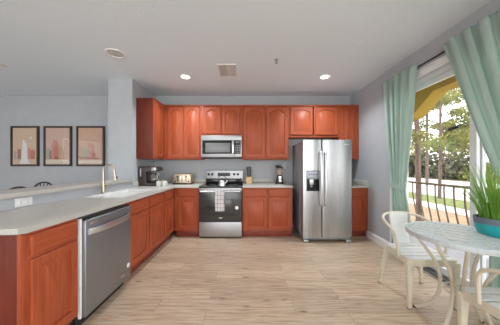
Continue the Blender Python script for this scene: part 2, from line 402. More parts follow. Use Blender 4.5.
tree('tall pine far behind the dark trunked pine', 14.5, 16.2, 9.5, .12, crowns(22, 2.6, 8.8, 2.4, .85, 14), M['needles2'], .25, 3800, 24)
tree('young leafy pine beside the meeting stile of the glass door', 7.6, 6.75, 3.9, .05, crowns(14, .5, 3.3, .7, .42, 15), M['needles'], .12, 2200, 25)
mb = MB(); g = random.Random(9); pts = []
for k in range(95):
    yy = g.uniform(6, 46); pts.append(((24 + g.uniform(-1.5, 3), yy, g.uniform(-.2, 2.8)), (1.5, 1.8, g.uniform(.7, 1.3))))
scatter(mb, pts, .55, 9000, g, .6)
tag(part('hedgerow', mb, M['hedge'], None, False), 'brownish green band of shrubs along the far side of the pale road', 'shrubs', None, 'stuff')

# ------------------------------------------------------------------ cabinets
def raised_door(w, h, arch=0, t=.02, fw=.050):
    """front at y=-t, back at y=0, lower left corner at 0,0"""
    b = bmesh.new(); K = 14
    def outline(ins, a, rect=False):
        p = [(ins, ins), (w-ins, ins)]
        zt = h - ins
        for i in range(K+1):
            u = i/K; x = (w-ins) + (2*ins - w)*u
            s = abs(2*u-1)
            drop = 0 if rect else a*min(1, (s/.92)**2.2)
            p.append((x, zt - drop))
        return p
    e = .004
    loops = [(outline(0, 0, True), 0), (outline(0, 0, True), -t+e), (outline(e, 0, True), -t),
             (outline(fw, arch), -t), (outline(fw+.003, arch), -t+.015), (outline(fw+.016, arch), -t+.015), (outline(fw+.038, arch), -t+.001), ]
    R = [[b.verts.new((x, y, z)) for x, z in lp] for lp, y in loops]
    n = len(R[0])
    for p, q in zip(R, R[1:]):
        for i in range(n): b.faces.new((p[i], p[(i+1) % n], q[(i+1) % n], q[i]))
    b.faces.new(R[0][::-1]); b.faces.new(R[-1])
    bmesh.ops.recalc_face_normals(b, faces=b.faces[:])
    return b
def slab(w, h, t=.02):
    b = bmesh.new(); e = .006
    loops = [(0, 0), (0, -t+.006), (.004, -t+.003), (.012, -t)]
    R = [[b.verts.new((x, y, z)) for x, z in ((i, i), (w-i, i), (w-i, h-i), (i, h-i))] for i, y in loops]
    for p, q in zip(R, R[1:]):
        for i in range(4): b.faces.new((p[i], p[(i+1) % 4], q[(i+1) % 4], q[i]))
    b.faces.new(R[0][::-1]); b.faces.new(R[-1]); bmesh.ops.recalc_face_normals(b, faces=b.faces[:])
    return b
def cabinet(name, label, loc, rz, w, z0, z1, d, fronts, toe=0, side=None, group=None):
    t = thing(name, label, 'cabinet', loc, rz, group)
    mb = MB(); th = .016
    for q in ((0, th, .02, d, z0+toe, z1), (w-th, w, .02, d, z0+toe, z1), (th, w-th, .02, d, z0+toe, z0+toe+th), (th, w-th, d-th, d, z0+toe+th, z1)): mb.box(*q, .001)
    if not toe: mb.box(th, w-th, .02, d-th, z1-th, z1, .001)
    part('carcass', mb, side or M['cherry'], t)
    xs = sorted({0, w}); mb = MB(); s = .035
    mb.box(0, s, 0, .02, z0+toe, z1, .001); mb.box(w-s, w, 0, .02, z0+toe, z1, .001)
    mb.box(s, w-s, 0, .02, z1-s, z1, .001); mb.box(s, w-s, 0, .02, z0+toe, z0+toe+s, .001)
    ds = [f for f in fronts if f[0] == 'door']; dr = [f for f in fronts if f[0] != 'door']
    if dr: zz = (dr[0][3] + ds[0][4])/2; mb.box(s, w-s, 0, .02, zz-.02, zz+.02, .001)
    rights = sorted(f[1] for f in ds)[1:]
    for r in rights: mb.box(r-.03, r+.02, .0005, .0195, z0+toe+s, z1-s, .001)
    # wide filler stiles where the doors leave room
    mn, mx = min(f[1] for f in fronts), max(f[2] for f in fronts)
    if mn > s: mb.box(s-.002, mn+.015, .0005, .0195, z0+toe+s, z1-s, .001)
    if mx < w-s: mb.box(mx-.015, w-s+.002, .0005, .0195, z0+toe+s, z1-s, .001)
    part('face_frame', mb, M['cherry'], t)
    for f in fronts:
        kind, a, c, za, zb = f[:5]; arch = f[5] if len(f) > 5 else 0
        b = raised_door(c-a, zb-za, arch) if kind == 'door' else slab(c-a, zb-za)
        mb = MB(); mb._merge(b)
        o = part(kind, mb, M['cherry'] if kind == 'door' else M['cherry_h'], t, kind == 'door'); o.location = (a, 0, za)
    if toe:
        mb = MB(); mb.box(0, w, .07, d, z0, z0+toe, .001); part('toe_kick', mb, M['cherry_toe'], t)
    return t
CT = .895   # underside of the counter
ZD0, ZD1, ZR0, ZR1, TOE = .165, .72, .745, .872, .125
YF = 3.585; GB = 'base cabinets'; GU = 'wall cabinets'
DB = YB-YF-.002
cabinet('base_cabinet', 'narrow one-door cherry base cabinet between the corner and the range', (-1.318, YF, 0), 0, .438, 0, CT, DB, [('drawer', .07, .405, ZR0, ZR1), ('door', .07, .405, ZD0, ZD1)], TOE, group=GB)
cabinet('base_cabinet', 'two-door cherry base cabinet between the range and the refrigerator', (-.098, YF, 0), 0, .89, 0, CT, DB,
        [('drawer', .030, .435, ZR0, ZR1), ('drawer', .462, .855, ZR0, ZR1), ('door', .030, .435, ZD0, ZD1), ('door', .462, .855, ZD0, ZD1)], TOE, group=GB)
cabinet('base_cabinet', 'cherry base cabinet right of the refrigerator against the grey wall', (1.768, YF, 0), 0, .378, 0, CT, DB, [('drawer', .03, .33, ZR0, ZR1), ('door', .03, .33, ZD0, ZD1)], TOE, group=GB)
XF = -1.322; DL = XF-XL-.002
cabinet('base_cabinet', 'cherry end cabinet of the peninsula, nearest, left of the dishwasher', (XF, 1.16, 0), pi/2, .385, 0, CT, DL, [('drawer', .045, .372, ZR0, ZR1), ('door', .045, .372, ZD0, ZD1)], TOE, side=M['cherry_shaded'], group=GB)
cabinet('base_cabinet', 'two-door cherry sink cabinet under the white sink, right of the dishwasher', (XF, 2.19, 0), pi/2, .93, 0, CT, DL,
        [('drawer', .03, .45, ZR0, ZR1), ('drawer', .475, .90, ZR0, ZR1), ('door', .03, .45, ZD0, ZD1), ('door', .475, .90, ZD0, ZD1)], TOE, group=GB)
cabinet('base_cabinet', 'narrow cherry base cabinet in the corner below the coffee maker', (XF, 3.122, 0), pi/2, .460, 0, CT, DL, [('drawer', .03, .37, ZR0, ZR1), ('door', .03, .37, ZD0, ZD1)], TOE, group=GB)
YU = 3.87; DU = YB-YU-.002; U0, U1, A = 1.41, 2.47, .065
mar = lambda z0: (z0+.037, U1-.05)
cabinet('wall_cabinet', 'cherry wall cabinet in the left corner with its plain side facing the room', (-1.632, 3.476, 0), pi/2, .392, U0, U1, .310, [('door', .03, .345, *mar(U0), A)], side=M['cherry_shaded'], group=GU)
cabinet('wall_cabinet', 'two-door arched cherry wall cabinet above the toaster', (-1.630, YU, 0), 0, .732, U0, U1, DU, [('door', .085, .390, *mar(U0), A), ('door', .398, .700, *mar(U0), A)], group=GU)
cabinet('wall_cabinet', 'short two-door cherry wall cabinet above the microwave', (-.896, YU, 0), 0, .778, 1.872, U1, DU, [('door', .035, .370, 1.905, U1-.05, A), ('door', .400, .735, 1.905, U1-.05, A)], group=GU)
cabinet('wall_cabinet', 'two-door arched cherry wall cabinet above the knife block', (-.116, YU, 0), 0, .900, U0, U1, DU, [('door', .030, .440, *mar(U0), A), ('door', .472, .880, *mar(U0), A)], group=GU)
cabinet('wall_cabinet', 'short two-door cherry wall cabinet above the refrigerator', (.786, YU, 0), 0, .980, 1.842, U1, DU, [('door', .030, .462, 1.885, U1-.05, .045), ('door', .520, .940, 1.885, U1-.05, .045)], group=GU)
cabinet('wall_cabinet', 'narrow cherry wall cabinet in the right corner beside the refrigerator', (1.768, YU, 0), 0, .372, U0, U1, DU, [('door', .03, .27, *mar(U0), .03)], group=GU)

# ------------------------------------------------------------------ counters
ZT = .93
def slab_cells(xs, ys, holes, z0, z1, inside):
    b = bmesh.new(); V = {}
    def v(i, j): 
        k = (i, j)
        if k not in V: V[k] = b.verts.new((xs[i], ys[j], z0))
        return V[k]
    fs = []
    for i in range(len(xs)-1):
        for j in range(len(ys)-1):
            cx, cy = (xs[i]+xs[i+1])/2, (ys[j]+ys[j+1])/2
            if inside(cx, cy): fs.append(b.faces.new((v(i,j), v(i+1,j), v(i+1,j+1), v(i,j+1))))
    r = bmesh.ops.extrude_face_region(b, geom=fs)
    for e in r['geom']:
        if isinstance(e, bmesh.types.BMVert): e.co.z = z1
    bmesh.ops.recalc_face_normals(b, faces=b.faces[:])
    return b
SX0, SX1, SY0, SY1 = -1.835, -1.43, 2.26, 3.02
XE = -1.292; YE = YF-.033; Y0 = 1.135
b = slab_cells([XL+.002, SX0, SX1, XE-.03, XE, -.876], [Y0, Y0+.03, SY0, SY1, YE, YB-.002], None, CT, ZT,
    lambda x, y: (x < XE and not (SX0 < x < SX1 and SY0 < y < SY1)) or y > YE)
for v in b.verts:
    if abs(v.co.x-XE) < 1e-4 and abs(v.co.y-Y0) < 1e-4: v.co.x -= .025; v.co.y += .008
bmesh.ops.dissolve_limit(b, angle_limit=.01, verts=b.verts[:], edges=b.edges[:])
es = [e for e in b.edges if all(v.co.z > ZT-1e-4 for v in e.verts) and len(e.link_faces) == 2 and abs(e.calc_face_angle()) > .5]
bmesh.ops.bevel(b, geom=es, offset=.006, segments=2, affect='EDGES', profile=.5)
ct = thing('countertop', 'long L-shaped beige countertop running from the peninsula end to the range', 'countertop', (-1.6, 2.4, CT), world=True, group='countertops')
mb = MB(); mb._merge(b); part('worktop', mb, M['counter'], ct)
mb = MB(); mb.box(XL+.001, -.876, YB-.022, YB-.002, ZT, 1.015, .003); mb.box(XL+.002, XL+.022, 3.37, YB-.0225, ZT, 1.015, .003); part('backsplash', mb, M['counter'], ct)
for x0, x1, lab in ((-.098, .805, 'short beige countertop between the range and the refrigerator'), (1.755, 2.146, 'small beige countertop piece in the corner right of the refrigerator')):
    c = thing('countertop', lab, 'countertop', ((x0+x1)/2, 3.88, CT), world=True, group='countertops')
    mb = MB(); mb.box(x0, x1, YE, YB-.002, CT, ZT, .005); part('worktop', mb, M['counter'], c)
    mb = MB(); mb.box(x0, x1, YB-.022, YB-.0025, ZT, 1.015, .003)
    if x0 > 1: mb.box(x1-.02, x1, YE+.02, YB-.0225, ZT, 1.015, .003)
    part('backsplash', mb, M['counter'], c)
mb = MB(); mb.box(-2.24, -1.912, 1.10, 3.355, 1.025, 1.068, .008)
tag(part('bar_top', mb, M['counter']), 'raised beige breakfast bar ledge along the half wall', 'bar top')

# sink with two bowls
sk = thing('sink', 'white double-bowl sink set in the peninsula countertop', 'sink', ((SX0+SX1)/2, (SY0+SY1)/2, .72), world=True)
mb = MB(); B = mb.bm
def bowl(x0, x1, y0, y1, zt, zb):
    b = bmesh.new(); R = []
    for ins, z in ((-.001, zt), (.004, zt-.004), (.012, zb+.03), (.045, zb)):
        q = []; r = .03 if ins < .02 else .05
        for cx, cy, a0 in ((x1-ins-r, y1-ins-r, 0), (x0+ins+r, y1-ins-r, 90), (x0+ins+r, y0+ins+r, 180), (x1-ins-r, y0+ins+r, 270)):
            for k in range(5):
                a = radians(a0 + 22.5*k); q.append(b.verts.new((cx+r*cos(a), cy+r*sin(a), z)))
        R.append(q)
    n = len(R[0])
    for p, q in zip(R, R[1:]):
        for i in range(n): b.faces.new((p[i], p[(i+1) % n], q[(i+1) % n], q[i]))
    b.faces.new(R[-1])
    return b
YM = 2.67
for y0, y1 in ((SY0+.012, YM-.012), (YM+.012, SY1-.012)): mb._merge(bowl(SX0+.012, SX1-.012, y0, y1, ZT+.006, .73))
# rim around both bowls
for x0, x1, y0, y1 in ((SX0-.012, SX0+.016, SY0-.012, SY1+.012), (SX1-.016, SX1+.012, SY0-.012, SY1+.012), (SX0, SX1, SY0-.012, SY0+.016), (SX0, SX1, SY1-.016, SY1+.012), (SX0, SX1, YM-.016, YM+.016)):
    mb.box(x0, x1, y0, y1, ZT+.0006, ZT+.009, .003)
part('basin', mb, M['sink'], sk)
for y in ((SY0+YM)/2, (SY1+YM)/2):
    mb = MB(); mb.lathe([(0, .731), (.03, .731), (.042, .736), (.045, .733)], (SX0+SX1)/2, y, 0, 20); part('drain', mb, M['chrome'], sk)
# faucet
fx, fy = -1.878, 2.60
fa = thing('faucet', 'tall champagne gooseneck kitchen faucet behind the sink', 'faucet', (fx, fy, ZT), world=True); ZT += .0008
mb = MB(); mb.lathe([(0, 0), (.027, 0), (.028, .006), (.022, .014), (.020, .10), (.0205, .13), (.017, .15), (0, .15)], fx, fy, ZT, 20); part('base', mb, M['gold'], fa)
mb = MB(); pts = [(fx, fy, ZT+.12), (fx, fy, ZT+.285)]
for k in range(1, 13):
    a = pi - k*pi*1.08/12; pts.append((fx+.075+.075*cos(a), fy-.01*k/12, ZT+.285+.085*sin(a)))
pts.append((fx+.158, fy-.012, ZT+.235)); mb.tube(pts, .0125, 12); part('spout', mb, M['gold'], fa)
mb = MB(); mb.cyl((fx+.156, fy-.012, ZT+.245), (fx+.170, fy-.012, ZT+.165), .0145, 16, .019); sh = part('spray_head', mb, M['gold'], fa)
mb = MB(); mb.box(fx+.178, fx+.186, fy-.021, fy-.004, ZT+.190, ZT+.225, .003); mb.cyl((fx+.1695, fy-.012, ZT+.168), (fx+.1715, fy-.012, ZT+.158), .017, 16); part('button', mb, M['black'], sh)
mb = MB(); mb.cyl((fx+.015, fy, ZT+.09), (fx+.05, fy, ZT+.09), .013, 14); mb.tube([(fx+.045, fy, ZT+.09), (fx+.06, fy, ZT+.10), (fx+.105, fy+.01, ZT+.155)], .007, 8, .005); part('lever_handle', mb, M['gold'], fa)
ZT -= .0008
# outlet
ou = thing('wall_outlet', 'white double outlet plate on the half wall above the peninsula counter', 'outlet', (XL, 1.74, .975), world=True)
mb = MB(); mb.box(XL+.001, XL+.007, 1.665, 1.80, .940, 1.012, .003); part('cover_plate', mb, M['white'], ou)
for y in (1.705, 1.76):
    mb = MB(); mb.box(XL+.007, XL+.010, y-.018, y+.018, .959, .993, .004); so = part('socket', mb, M['white'], ou)
    mb = MB()
    for dz in (-.007, .007): mb.box(XL+.0098, XL+.0104, y-.008, y+.002, .976+dz-.0012, .976+dz+.0012, 0)
    part('slot', mb, M['dark'], so)

# ------------------------------------------------------------------ dishwasher
dw = thing('dishwasher', 'grey stainless dishwasher built into the peninsula between two cherry cabinets', 'dishwasher', (-1.3, 1.87, 0), world=True)
DX = -1.272
mb = MB(); mb.box(XL+.01, XF+.01, 1.572, 2.166, .10, .872, .004); part('tub', mb, M['grey_case'], dw)
mb = MB(); mb.box(XF+.012, DX, 1.566, 2.172, .098, .858, .008, 3); dd = part('door', mb, M['steel_dark'], dw)
mb = MB(); mb.box(XF+.012, DX-.006, 1.568, 2.170, .859, .874, .003); part('control_strip', mb, M['black'], dw)
mb = MB(); P = []
for k in range(11):
    u = k/10; P.append((DX+.006+.042*sin(pi*u)**.6, 1.60+.54*u, .762))
R = MB(); bb = bmesh.new(); rings = []
for x, y, z in P: rings.append([bb.verts.new(q) for q in ((x-.010, y, z-.024), (x+.004, y, z-.022), (x+.008, y, z), (x+.004, y, z+.022), (x-.010, y, z+.024))])
for p, q in zip(rings, rings[1:]):
    for i in range(5): bb.faces.new((p[i], p[(i+1) % 5], q[(i+1) % 5], q[i]))
bb.faces.new(rings[0]); bb.faces.new(rings[-1][::-1]); bmesh.ops.recalc_face_normals(bb, faces=bb.faces[:])
mb._merge(bb); part('handle', mb, M['chrome'], dd)
mb = MB(); mb.box(DX-.002, DX+.0012, 1.615, 1.70, .815, .832, .001); tag(part('badge', mb, M['chrome'], dd), 'small silver badge plate near the top corner')
mb = MB(); mb.box(DX-.002, DX+.0012, 2.00, 2.055, .165, .177, .001); tag(part('badge', mb, M['chrome'], dd), 'small silver badge low on the door')
mb = MB(); mb.lathe([(0, 0), (.025, 0), (.025, .001), (0, .001)], mx=Matrix.Rotation(pi/2, 4, 'Y'), cx=DX+.0002, cy=2.125, cz=.235, n=24); tag(part('sticker', mb, M['white'], dd), 'round white sticker')
mb = MB(); mb.box(XF-.05, XF-.03, 1.567, 2.171, .0, .099, .002); part('toe_panel', mb, M['black'], dw)
mb = MB(); mb.box(XF+.002, XF+.026, 1.549, 1.562, .10, .874, .001); part('side_trim', mb, M['white'], dw)

# ------------------------------------------------------------------ range
RX0, RX1, RF = -.870, -.108, 3.54
rg = thing('range', 'stainless electric range with black glass oven door', 'range', ((RX0+RX1)/2, 3.85, 0), world=True)
mb = MB(); mb.box(RX0+.004, RX1-.004, RF+.045, YB-.03, .03, .895, .003); part('body', mb, M['grey_case'], rg)
mb = MB(); mb.box(RX0, RX1, RF+.006, YB-.075, .896, .916, .006, 3); ck = part('cooktop', mb, M['black_glass'], rg)
mb = MB()
for x, y, r in ((-.69, 3.70, .10), (-.69, 3.97, .08), (-.29, 3.70, .08), (-.29, 3.97, .10)):
    for q in (r, r*.65): mb.lathe([(q-.0025, .9162), (q-.0025, .9167), (q, .9167), (q, .9162)], x, y, 0, 40)
part('burner_ring', mb, M['grey_case'], ck)
mb = MB(); mb.prism([(YB-.072, .916), (YB-.028, .916), (YB-.028, 1.20), (YB-.060, 1.20), (YB-.066, 1.19), (YB-.068, 1.03)], RX0-.002, RX1+.002, 'X', .004)
bg = part('backguard', mb, M['steel_h'], rg)
mb = MB(); mb.box(RX0+.006, RX1-.006, YB-.078, YB-.068, .918, 1.028, .002); part('splash_panel', mb, M['black_glass'], bg)
mb = MB(); mb.box(-.625, -.365, YB-.074, YB-.066, 1.075, 1.145, .003); dp = part('display', mb, M['black'], bg)
mb = MB()
for i in range(7):
    for j in range(2): mb.box(-.61+i*.036, -.592+i*.036, YB-.0755, YB-.0735, 1.087+j*.027, 1.101+j*.027, .001)
part('button', mb, M['grey_case'], dp)
for x in (-.815, -.740, -.285, -.210):
    mb = MB(); mb.lathe([(0, 0), (.026, 0), (.024, .012), (.019, .030), (.017, .032), (0, .032)], mx=Matrix.Rotation(pi/2, 4, 'X'), cx=x, cy=YB-.067, cz=1.112, n=24)
    kb = part('knob', mb, M['black'], bg)
mb = MB(); mb.box(RX0+.002, RX1-.002, RF+.004, RF+.044, .842, .894, .004); part('front_trim', mb, M['steel_h'], rg)
mb = MB(); mb.box(RX0+.004, RX1-.004, RF, RF+.044, .300, .838, .006, 3); od = part('oven_door', mb, M['oven_glass'], rg)
mb = MB(); mb.box(RX0+.12, RX1-.12, RF-.0015, RF+.002, .40, .70, .001); part('window', mb, M['oven_glass'], od)
mb = MB(); mb.cyl((RX0+.03, RF-.045, .842), (RX1-.03, RF-.045, .842), .013, 16)
for x in (RX0+.06, RX1-.06): mb.box(x-.012, x+.012, RF-.045, RF+.002, .832, .850, .003)
part('handle', mb, M['chrome'], od)
mb = MB(); mb.box(-.515, -.455, RF-.0025, RF+.001, .358, .372, .001); part('badge', mb, M['chrome'], od)
mb = MB(); mb.lathe([(0, 0), (.032, 0), (.032, .001), (0, .001)], mx=Matrix.Rotation(pi/2, 4, 'X'), cx=-.198, cy=RF-.0005, cz=.545, n=28); tag(part('sticker', mb, M['white'], od), 'round white sticker')
mb = MB(); mb.box(RX0+.004, RX1-.004, RF+.002, RF+.044, .030, .292, .006, 3); part('storage_drawer', mb, M['steel_h'], rg)
mb = MB(); mb.box(RX0+.01, RX1-.01, RF+.05, RF+.07, 0, .031, .001)
for x in (RX0+.05, RX1-.05): mb.cyl((x, 4.05, 0), (x, 4.05, .032), .02, 12)
part('foot', mb, M['black'], rg)
# towel over the oven handle
mb = MB(); tx0, tx1 = -.572, -.412
def tw(u, v):
    x = tx0 + (tx1-tx0)*u + .002*sin(9*v)
    wv = .005*sin(u*pi*3.2)*min(1, v*3)
    if v < .12: a = pi*(v/.12); return (x, RF-.045+.0165*cos(a), .842+.0165*sin(a))
    return (x, RF-.0615 - .002 + wv, .842-.345*(v-.12)/.88)
mb.grid(tw, 20, 40)
def tw2(u, v): return (tx0+.004+(tx1-tx0-.008)*u, RF-.0275, .842-.27*v)
mb.grid(tw2, 6, 12)
o = part('dish_towel', mb, M['plaid']); md = o.modifiers.new('s', 'SOLIDIFY'); md.thickness = .003
tag(o, 'white plaid dish towel hanging over the oven handle', 'towel')
# kettle
kx, ky, kz = -.475, 3.665, .9168
kt = thing('kettle', 'silver kettle with an arched handle on the front burner area of the range', 'kettle', (kx, ky, kz), world=True)
mb = MB(); mb.lathe([(0, 0), (.060, 0), (.066, .008), (.064, .05), (.052, .088), (.036, .104), (.034, .108), (0, .108)], kx, ky, kz, 28); part('body', mb, M['chrome'], kt)
mb = MB(); mb.lathe([(0, .108), (.033, .108), (.024, .118), (.008, .122), (.007, .128), (.012, .136), (.010, .144), (0, .146)], kx, ky, kz, 20); part('lid', mb, M['black'], kt)
mb = MB(); mb.tube([(kx+.050, ky, kz+.05), (kx+.085, ky-.005, kz+.075), (kx+.100, ky-.008, kz+.115)], .016, 12, .009, smooth=1); part('spout', mb, M['chrome'], kt)
mb = MB(); mb.cyl((kx+.099, ky-.008, kz+.112), (kx+.104, ky-.0085, kz+.128), .012, 12); part('spout_cap', mb, M['black'], kt)
mb = MB(); mb.tube([(kx-.05, ky, kz+.09)] + [(kx+.068*cos(pi-k*pi/10), ky, kz+.12+.085*sin(k*pi/10)) for k in range(11)] + [(kx+.05, ky, kz+.09)], .006, 8); part('handle', mb, M['black'], kt)

# ------------------------------------------------------------------ microwave
MX0, MX1, MF, MZ0, MZ1 = -.893, -.120, 3.80, 1.435, 1.868
mw = thing('microwave', 'stainless over-the-range microwave mounted under the short wall cabinet', 'microwave', ((MX0+MX1)/2, 4, MZ0), world=True)
mb = MB(); mb.box(MX0, MX1, MF+.035, YB-.003, MZ0+.012, MZ1, .003); part('case', mb, M['grey_case'], mw)
mb = MB(); mb.box(MX0, MX1, MF, MF+.034, MZ1-.092, MZ1, .005); part('top_panel', mb, M['steel_h'], mw)
dz0, dz1 = MZ0+.018, MZ1-.094
mb = MB(); xk = -.268
mb.box(MX0, xk, MF-.004, MF+.034, dz0, dz1, .004); md_ = part('door', mb, M['steel_h'], mw)
mb = MB(); mb.box(MX0+.025, xk-.002, MF-.0065, MF-.003, dz0+.062, dz1-.004, .001); gl = part('door_glass', mb, M['black_glass'], md_)
mb = MB(); mb.box(MX0+.085, xk-.07, MF-.0085, MF-.0055, dz0+.088, dz1-.052, .001); part('window', mb, M['window_tint'], gl)
mb = MB(); mb.box(xk-.035, xk-.003, MF-.040, MF-.026, dz0+.066, dz1-.012, .006); 
for z in (dz0+.09, dz1-.04): mb.box(xk-.028, xk-.010, MF-.030, MF-.005, z-.012, z+.012, .003)
part('handle', mb, M['chrome'], md_)
mb = MB(); mb.box(xk+.002, MX1, MF-.004, MF+.034, dz0, dz1, .004); cp = part('control_panel', mb, M['steel_h'], mw)
mb = MB(); mb.box(xk+.006, MX1-.018, MF-.0065, MF-.003, dz0+.062, dz1-.004, .001); kp = part('keypad', mb, M['black'], cp)
mb = MB()
for i in range(3):
    for j in range(5): mb.box(xk+.022+i*.034, xk+.044+i*.034, MF-.0075, MF-.006, dz0+.08+j*.032, dz0+.098+j*.032, .0005)
part('button', mb, M['grey_case'], kp)
mb = MB(); mb.box(xk+.03, MX1-.04, MF-.0078, MF-.006, dz1-.046, dz1-.022, .0005); part('display', mb, M['window_tint'], kp)
mb = MB(); mb.box(MX0+.01, MX1-.01, MF+.02, YB-.01, MZ0, MZ0+.014, .002)
for k in range(8): mb.box(MX0+.1+k*.07, MX0+.15+k*.07, MF+.006, MF+.03, MZ0+.003, MZ0+.014, .001)
part('vent_grille', mb, M['black'], mw)

# ------------------------------------------------------------------ refrigerator
FX0, FX1, FF = .915, 1.747, 3.34; FS = 1.242; FB = 4.10
fr = thing('refrigerator', 'stainless side-by-side refrigerator with a water dispenser', 'refrigerator', ((FX0+FX1)/2, 3.75, 0), world=True)
mb = MB(); mb.box(FX0+.004, FX1-.004, FF+.078, FB, .075, 1.700, .006); part('case', mb, M['grey_case'], fr)
def front_pts(x0, x1, n=14):
    """front skin profile of one door: softly bowed with rounded edges"""
    P = []
    for i in range(n+1):
        u = i/n; x = x0+(x1-x0)*u
        e = min(x-x0, x1-x); r = .016
        bow = .010*(1-(2*u-1)**2)
        edge = r - sqrt(max(0, r*r-(r-min(e, r))**2))
        P.append((x, FF + .012 - bow + edge*.8))
    return P
def us(x0, x1): return [x0, x0+.002, x0+.006, x0+.012, x0+.02] + [x0+.02+(x1-x0-.04)*i/10 for i in range(1, 10)] + [x1-.02, x1-.012, x1-.006, x1-.002, x1]
def skin(x, x0, x1):
    u = (x-x0)/(x1-x0); e = min(x-x0, x1-x); r = .016; m_ = min(max(e, 0), r)
    return FF + .014 - .014*(1-(2*u-1)**2) + .8*(r - sqrt(max(0, r*r-(r-m_)**2)))
def door_piece(mb, a, c, x0, x1, z0, z1):
    xs = sorted({round(x, 5) for x in us(x0, x1) if a < x < c} | {a, c})
    mb.prism([(x, skin(x, x0, x1)) for x in xs] + [(c, FF+.074), (a, FF+.074)], z0, z1, 'Z')
z0, z1 = .095, 1.722
HX0, HX1, HZ0, HZ1 = .978, 1.196, .865, 1.208
mb = MB(); a0, a1 = FX0, FS-.004
door_piece(mb, a0, HX0, a0, a1, z0, z1); door_piece(mb, HX1, a1, a0, a1, z0, z1)
door_piece(mb, HX0, HX1, a0, a1, z0, HZ0); door_piece(mb, HX0, HX1, a0, a1, HZ1, z1)
fd = part('freezer_door', mb, M['steel'], fr)
mb = MB(); door_piece(mb, FS+.004, FX1, FS+.004, FX1, z0, z1); rd = part('fridge_door', mb, M['steel'], fr)
mb = MB(); t = .010; fz = FF+.0005
mb.box(HX0, HX1, FF+.060, FF+.070, HZ0, HZ1, .001)                      # back of the niche
mb.box(HX0, HX0+t, fz, FF+.062, HZ0, HZ1, .001); mb.box(HX1-t, HX1, fz, FF+.062, HZ0, HZ1, .001)
mb.box(HX0, HX1, fz, FF+.062, HZ0, HZ0+.018, .001); mb.box(HX0, HX1, fz, FF+.062, HZ1-t, HZ1, .001)
di = part('dispenser', mb, M['black'], fd)
mb = MB(); mb.box(HX0+t, HX1-t, FF-.001, FF+.058, HZ1-.145, HZ1-t, .004); pn = part('control_panel', mb, M['steel_dark'], di)
mb = MB()
for i in range(4): mb.box(HX0+.035+i*.04, HX0+.06+i*.04, FF-.003, FF, HZ1-.075, HZ1-.050, .001)
part('button', mb, M['window_tint'], pn)
mb = MB(); mb.box(HX0+.055, HX0+.125, FF+.012, FF+.05, HZ1-.235, HZ1-.146, .006); part('chute', mb, M['alu'], di)
mb = MB(); mb.box(HX0+.07, HX0+.11, FF+.030, FF+.045, HZ0+.06, HZ0+.12, .006); part('paddle', mb, M['grey_case'], di)
for par, x in ((fd, 1.212), (rd, 1.284)):
    mb = MB(); P = [(x, FF+.006, 1.522)] + [(x, FF-.032-.026*sin(pi*u/12), 1.505-.87*u/12) for u in range(13)] + [(x, FF+.006, .618)]
    mb.tube(P, .0165, 10, smooth=1); part('handle', mb, M['chrome'], par)
mb = MB(); mb.box(1.60, 1.69, FF-.003+.006, FF+.010, 1.640, 1.652, .001); part('badge', mb, M['white'], rd)
mb = MB(); mb.box(FX0+.02, FX1-.02, FF+.05, FF+.12, .035, .092, .003)
for k in range(12): mb.box(FX0+.10+k*.052, FX0+.14+k*.052, FF+.045, FF+.06, .05, .08, .002)
part('base_grille', mb, M['steel_dark'], fr)
for x in (FX0+.06, FX1-.06):
    mb = MB(); mb.box(x-.045, x+.045, FF+.005, FF+.10, .002, .050, .012, 3); part('foot', mb, M['alu'], fr)
for x in (FX0+.07, FX1-.07):
    mb = MB(); mb.box(x-.05, x+.05, FF+.02, FF+.16, 1.700, 1.730, .006); part('hinge_cover', mb, M['grey_case'], fr)
mb = MB()
for x in (FX0+.08, FX1-.08): mb.cyl((x, FB-.06, 0), (x, FB-.06, .08), .025, 12)
part('wheel', mb, M['black'], fr)

# ------------------------------------------------------------------ small things on the counter
Z = ZT+.0006
cm = thing('coffee_maker', 'dark brown drip coffee maker in the counter corner beside the pier', 'coffee maker', (-1.74, 3.60, Z), world=True)
cx0, cy0, cy1 = -1.915, 3.505, 3.70
mb = MB(); mb.prism([(cx0, Z), (cx0+.30, Z), (cx0+.32, Z+.02), (cx0+.32, Z+.045), (cx0+.13, Z+.055), (cx0+.12, Z+.25), (cx0+.30, Z+.255), (cx0+.345, Z+.29), (cx0+.345, Z+.315), (cx0+.31, Z+.345), (cx0+.02, Z+.352), (cx0, Z+.34)], cy0, cy1, 'Y', .006)
part('body', mb, M['brown'], cm)
mb = MB(); mb.box(cx0+.02, cx0+.042, cy0-.004, cy0+.004, Z+.17, Z+.31, .003); tag(part('water_gauge', mb, M['alu'], cm), 'silver upright gauge strip')
mb = MB(); mb.box(cx0+.22, cx0+.30, cy0-.003, cy0+.004, Z+.262, Z+.335, .003); tag(part('control_panel', mb, M['steel'], cm), 'silver front panel')
mb = MB(); qx, qy = cx0+.215, 3.60
mb.lathe([(0, .057), (.060, .057), (.068, .075), (.070, .12), (.055, .18), (.045, .205), (.048, .215)], qx, qy, Z, 28)
ca = part('carafe', mb, M['jar_glass'], cm)
mb = MB(); mb.lathe([(0, .215), (.05, .215), (.05, .228), (.02, .236), (0, .236)], qx, qy, Z, 24); mb.tube([(qx+.048, qy-.02, Z+.205), (qx+.10, qy-.03, Z+.20), (qx+.105, qy-.03, Z+.12), (qx+.066, qy-.02, Z+.085)], .010, 8, smooth=2)
part('lid', mb, M['black'], ca)
mb = MB(); mb.lathe([(0, .0585), (.058, .0585), (.066, .076), (.067, .10), (0, .10)], qx, qy, Z, 28); part('coffee', mb, M['dark'], ca)

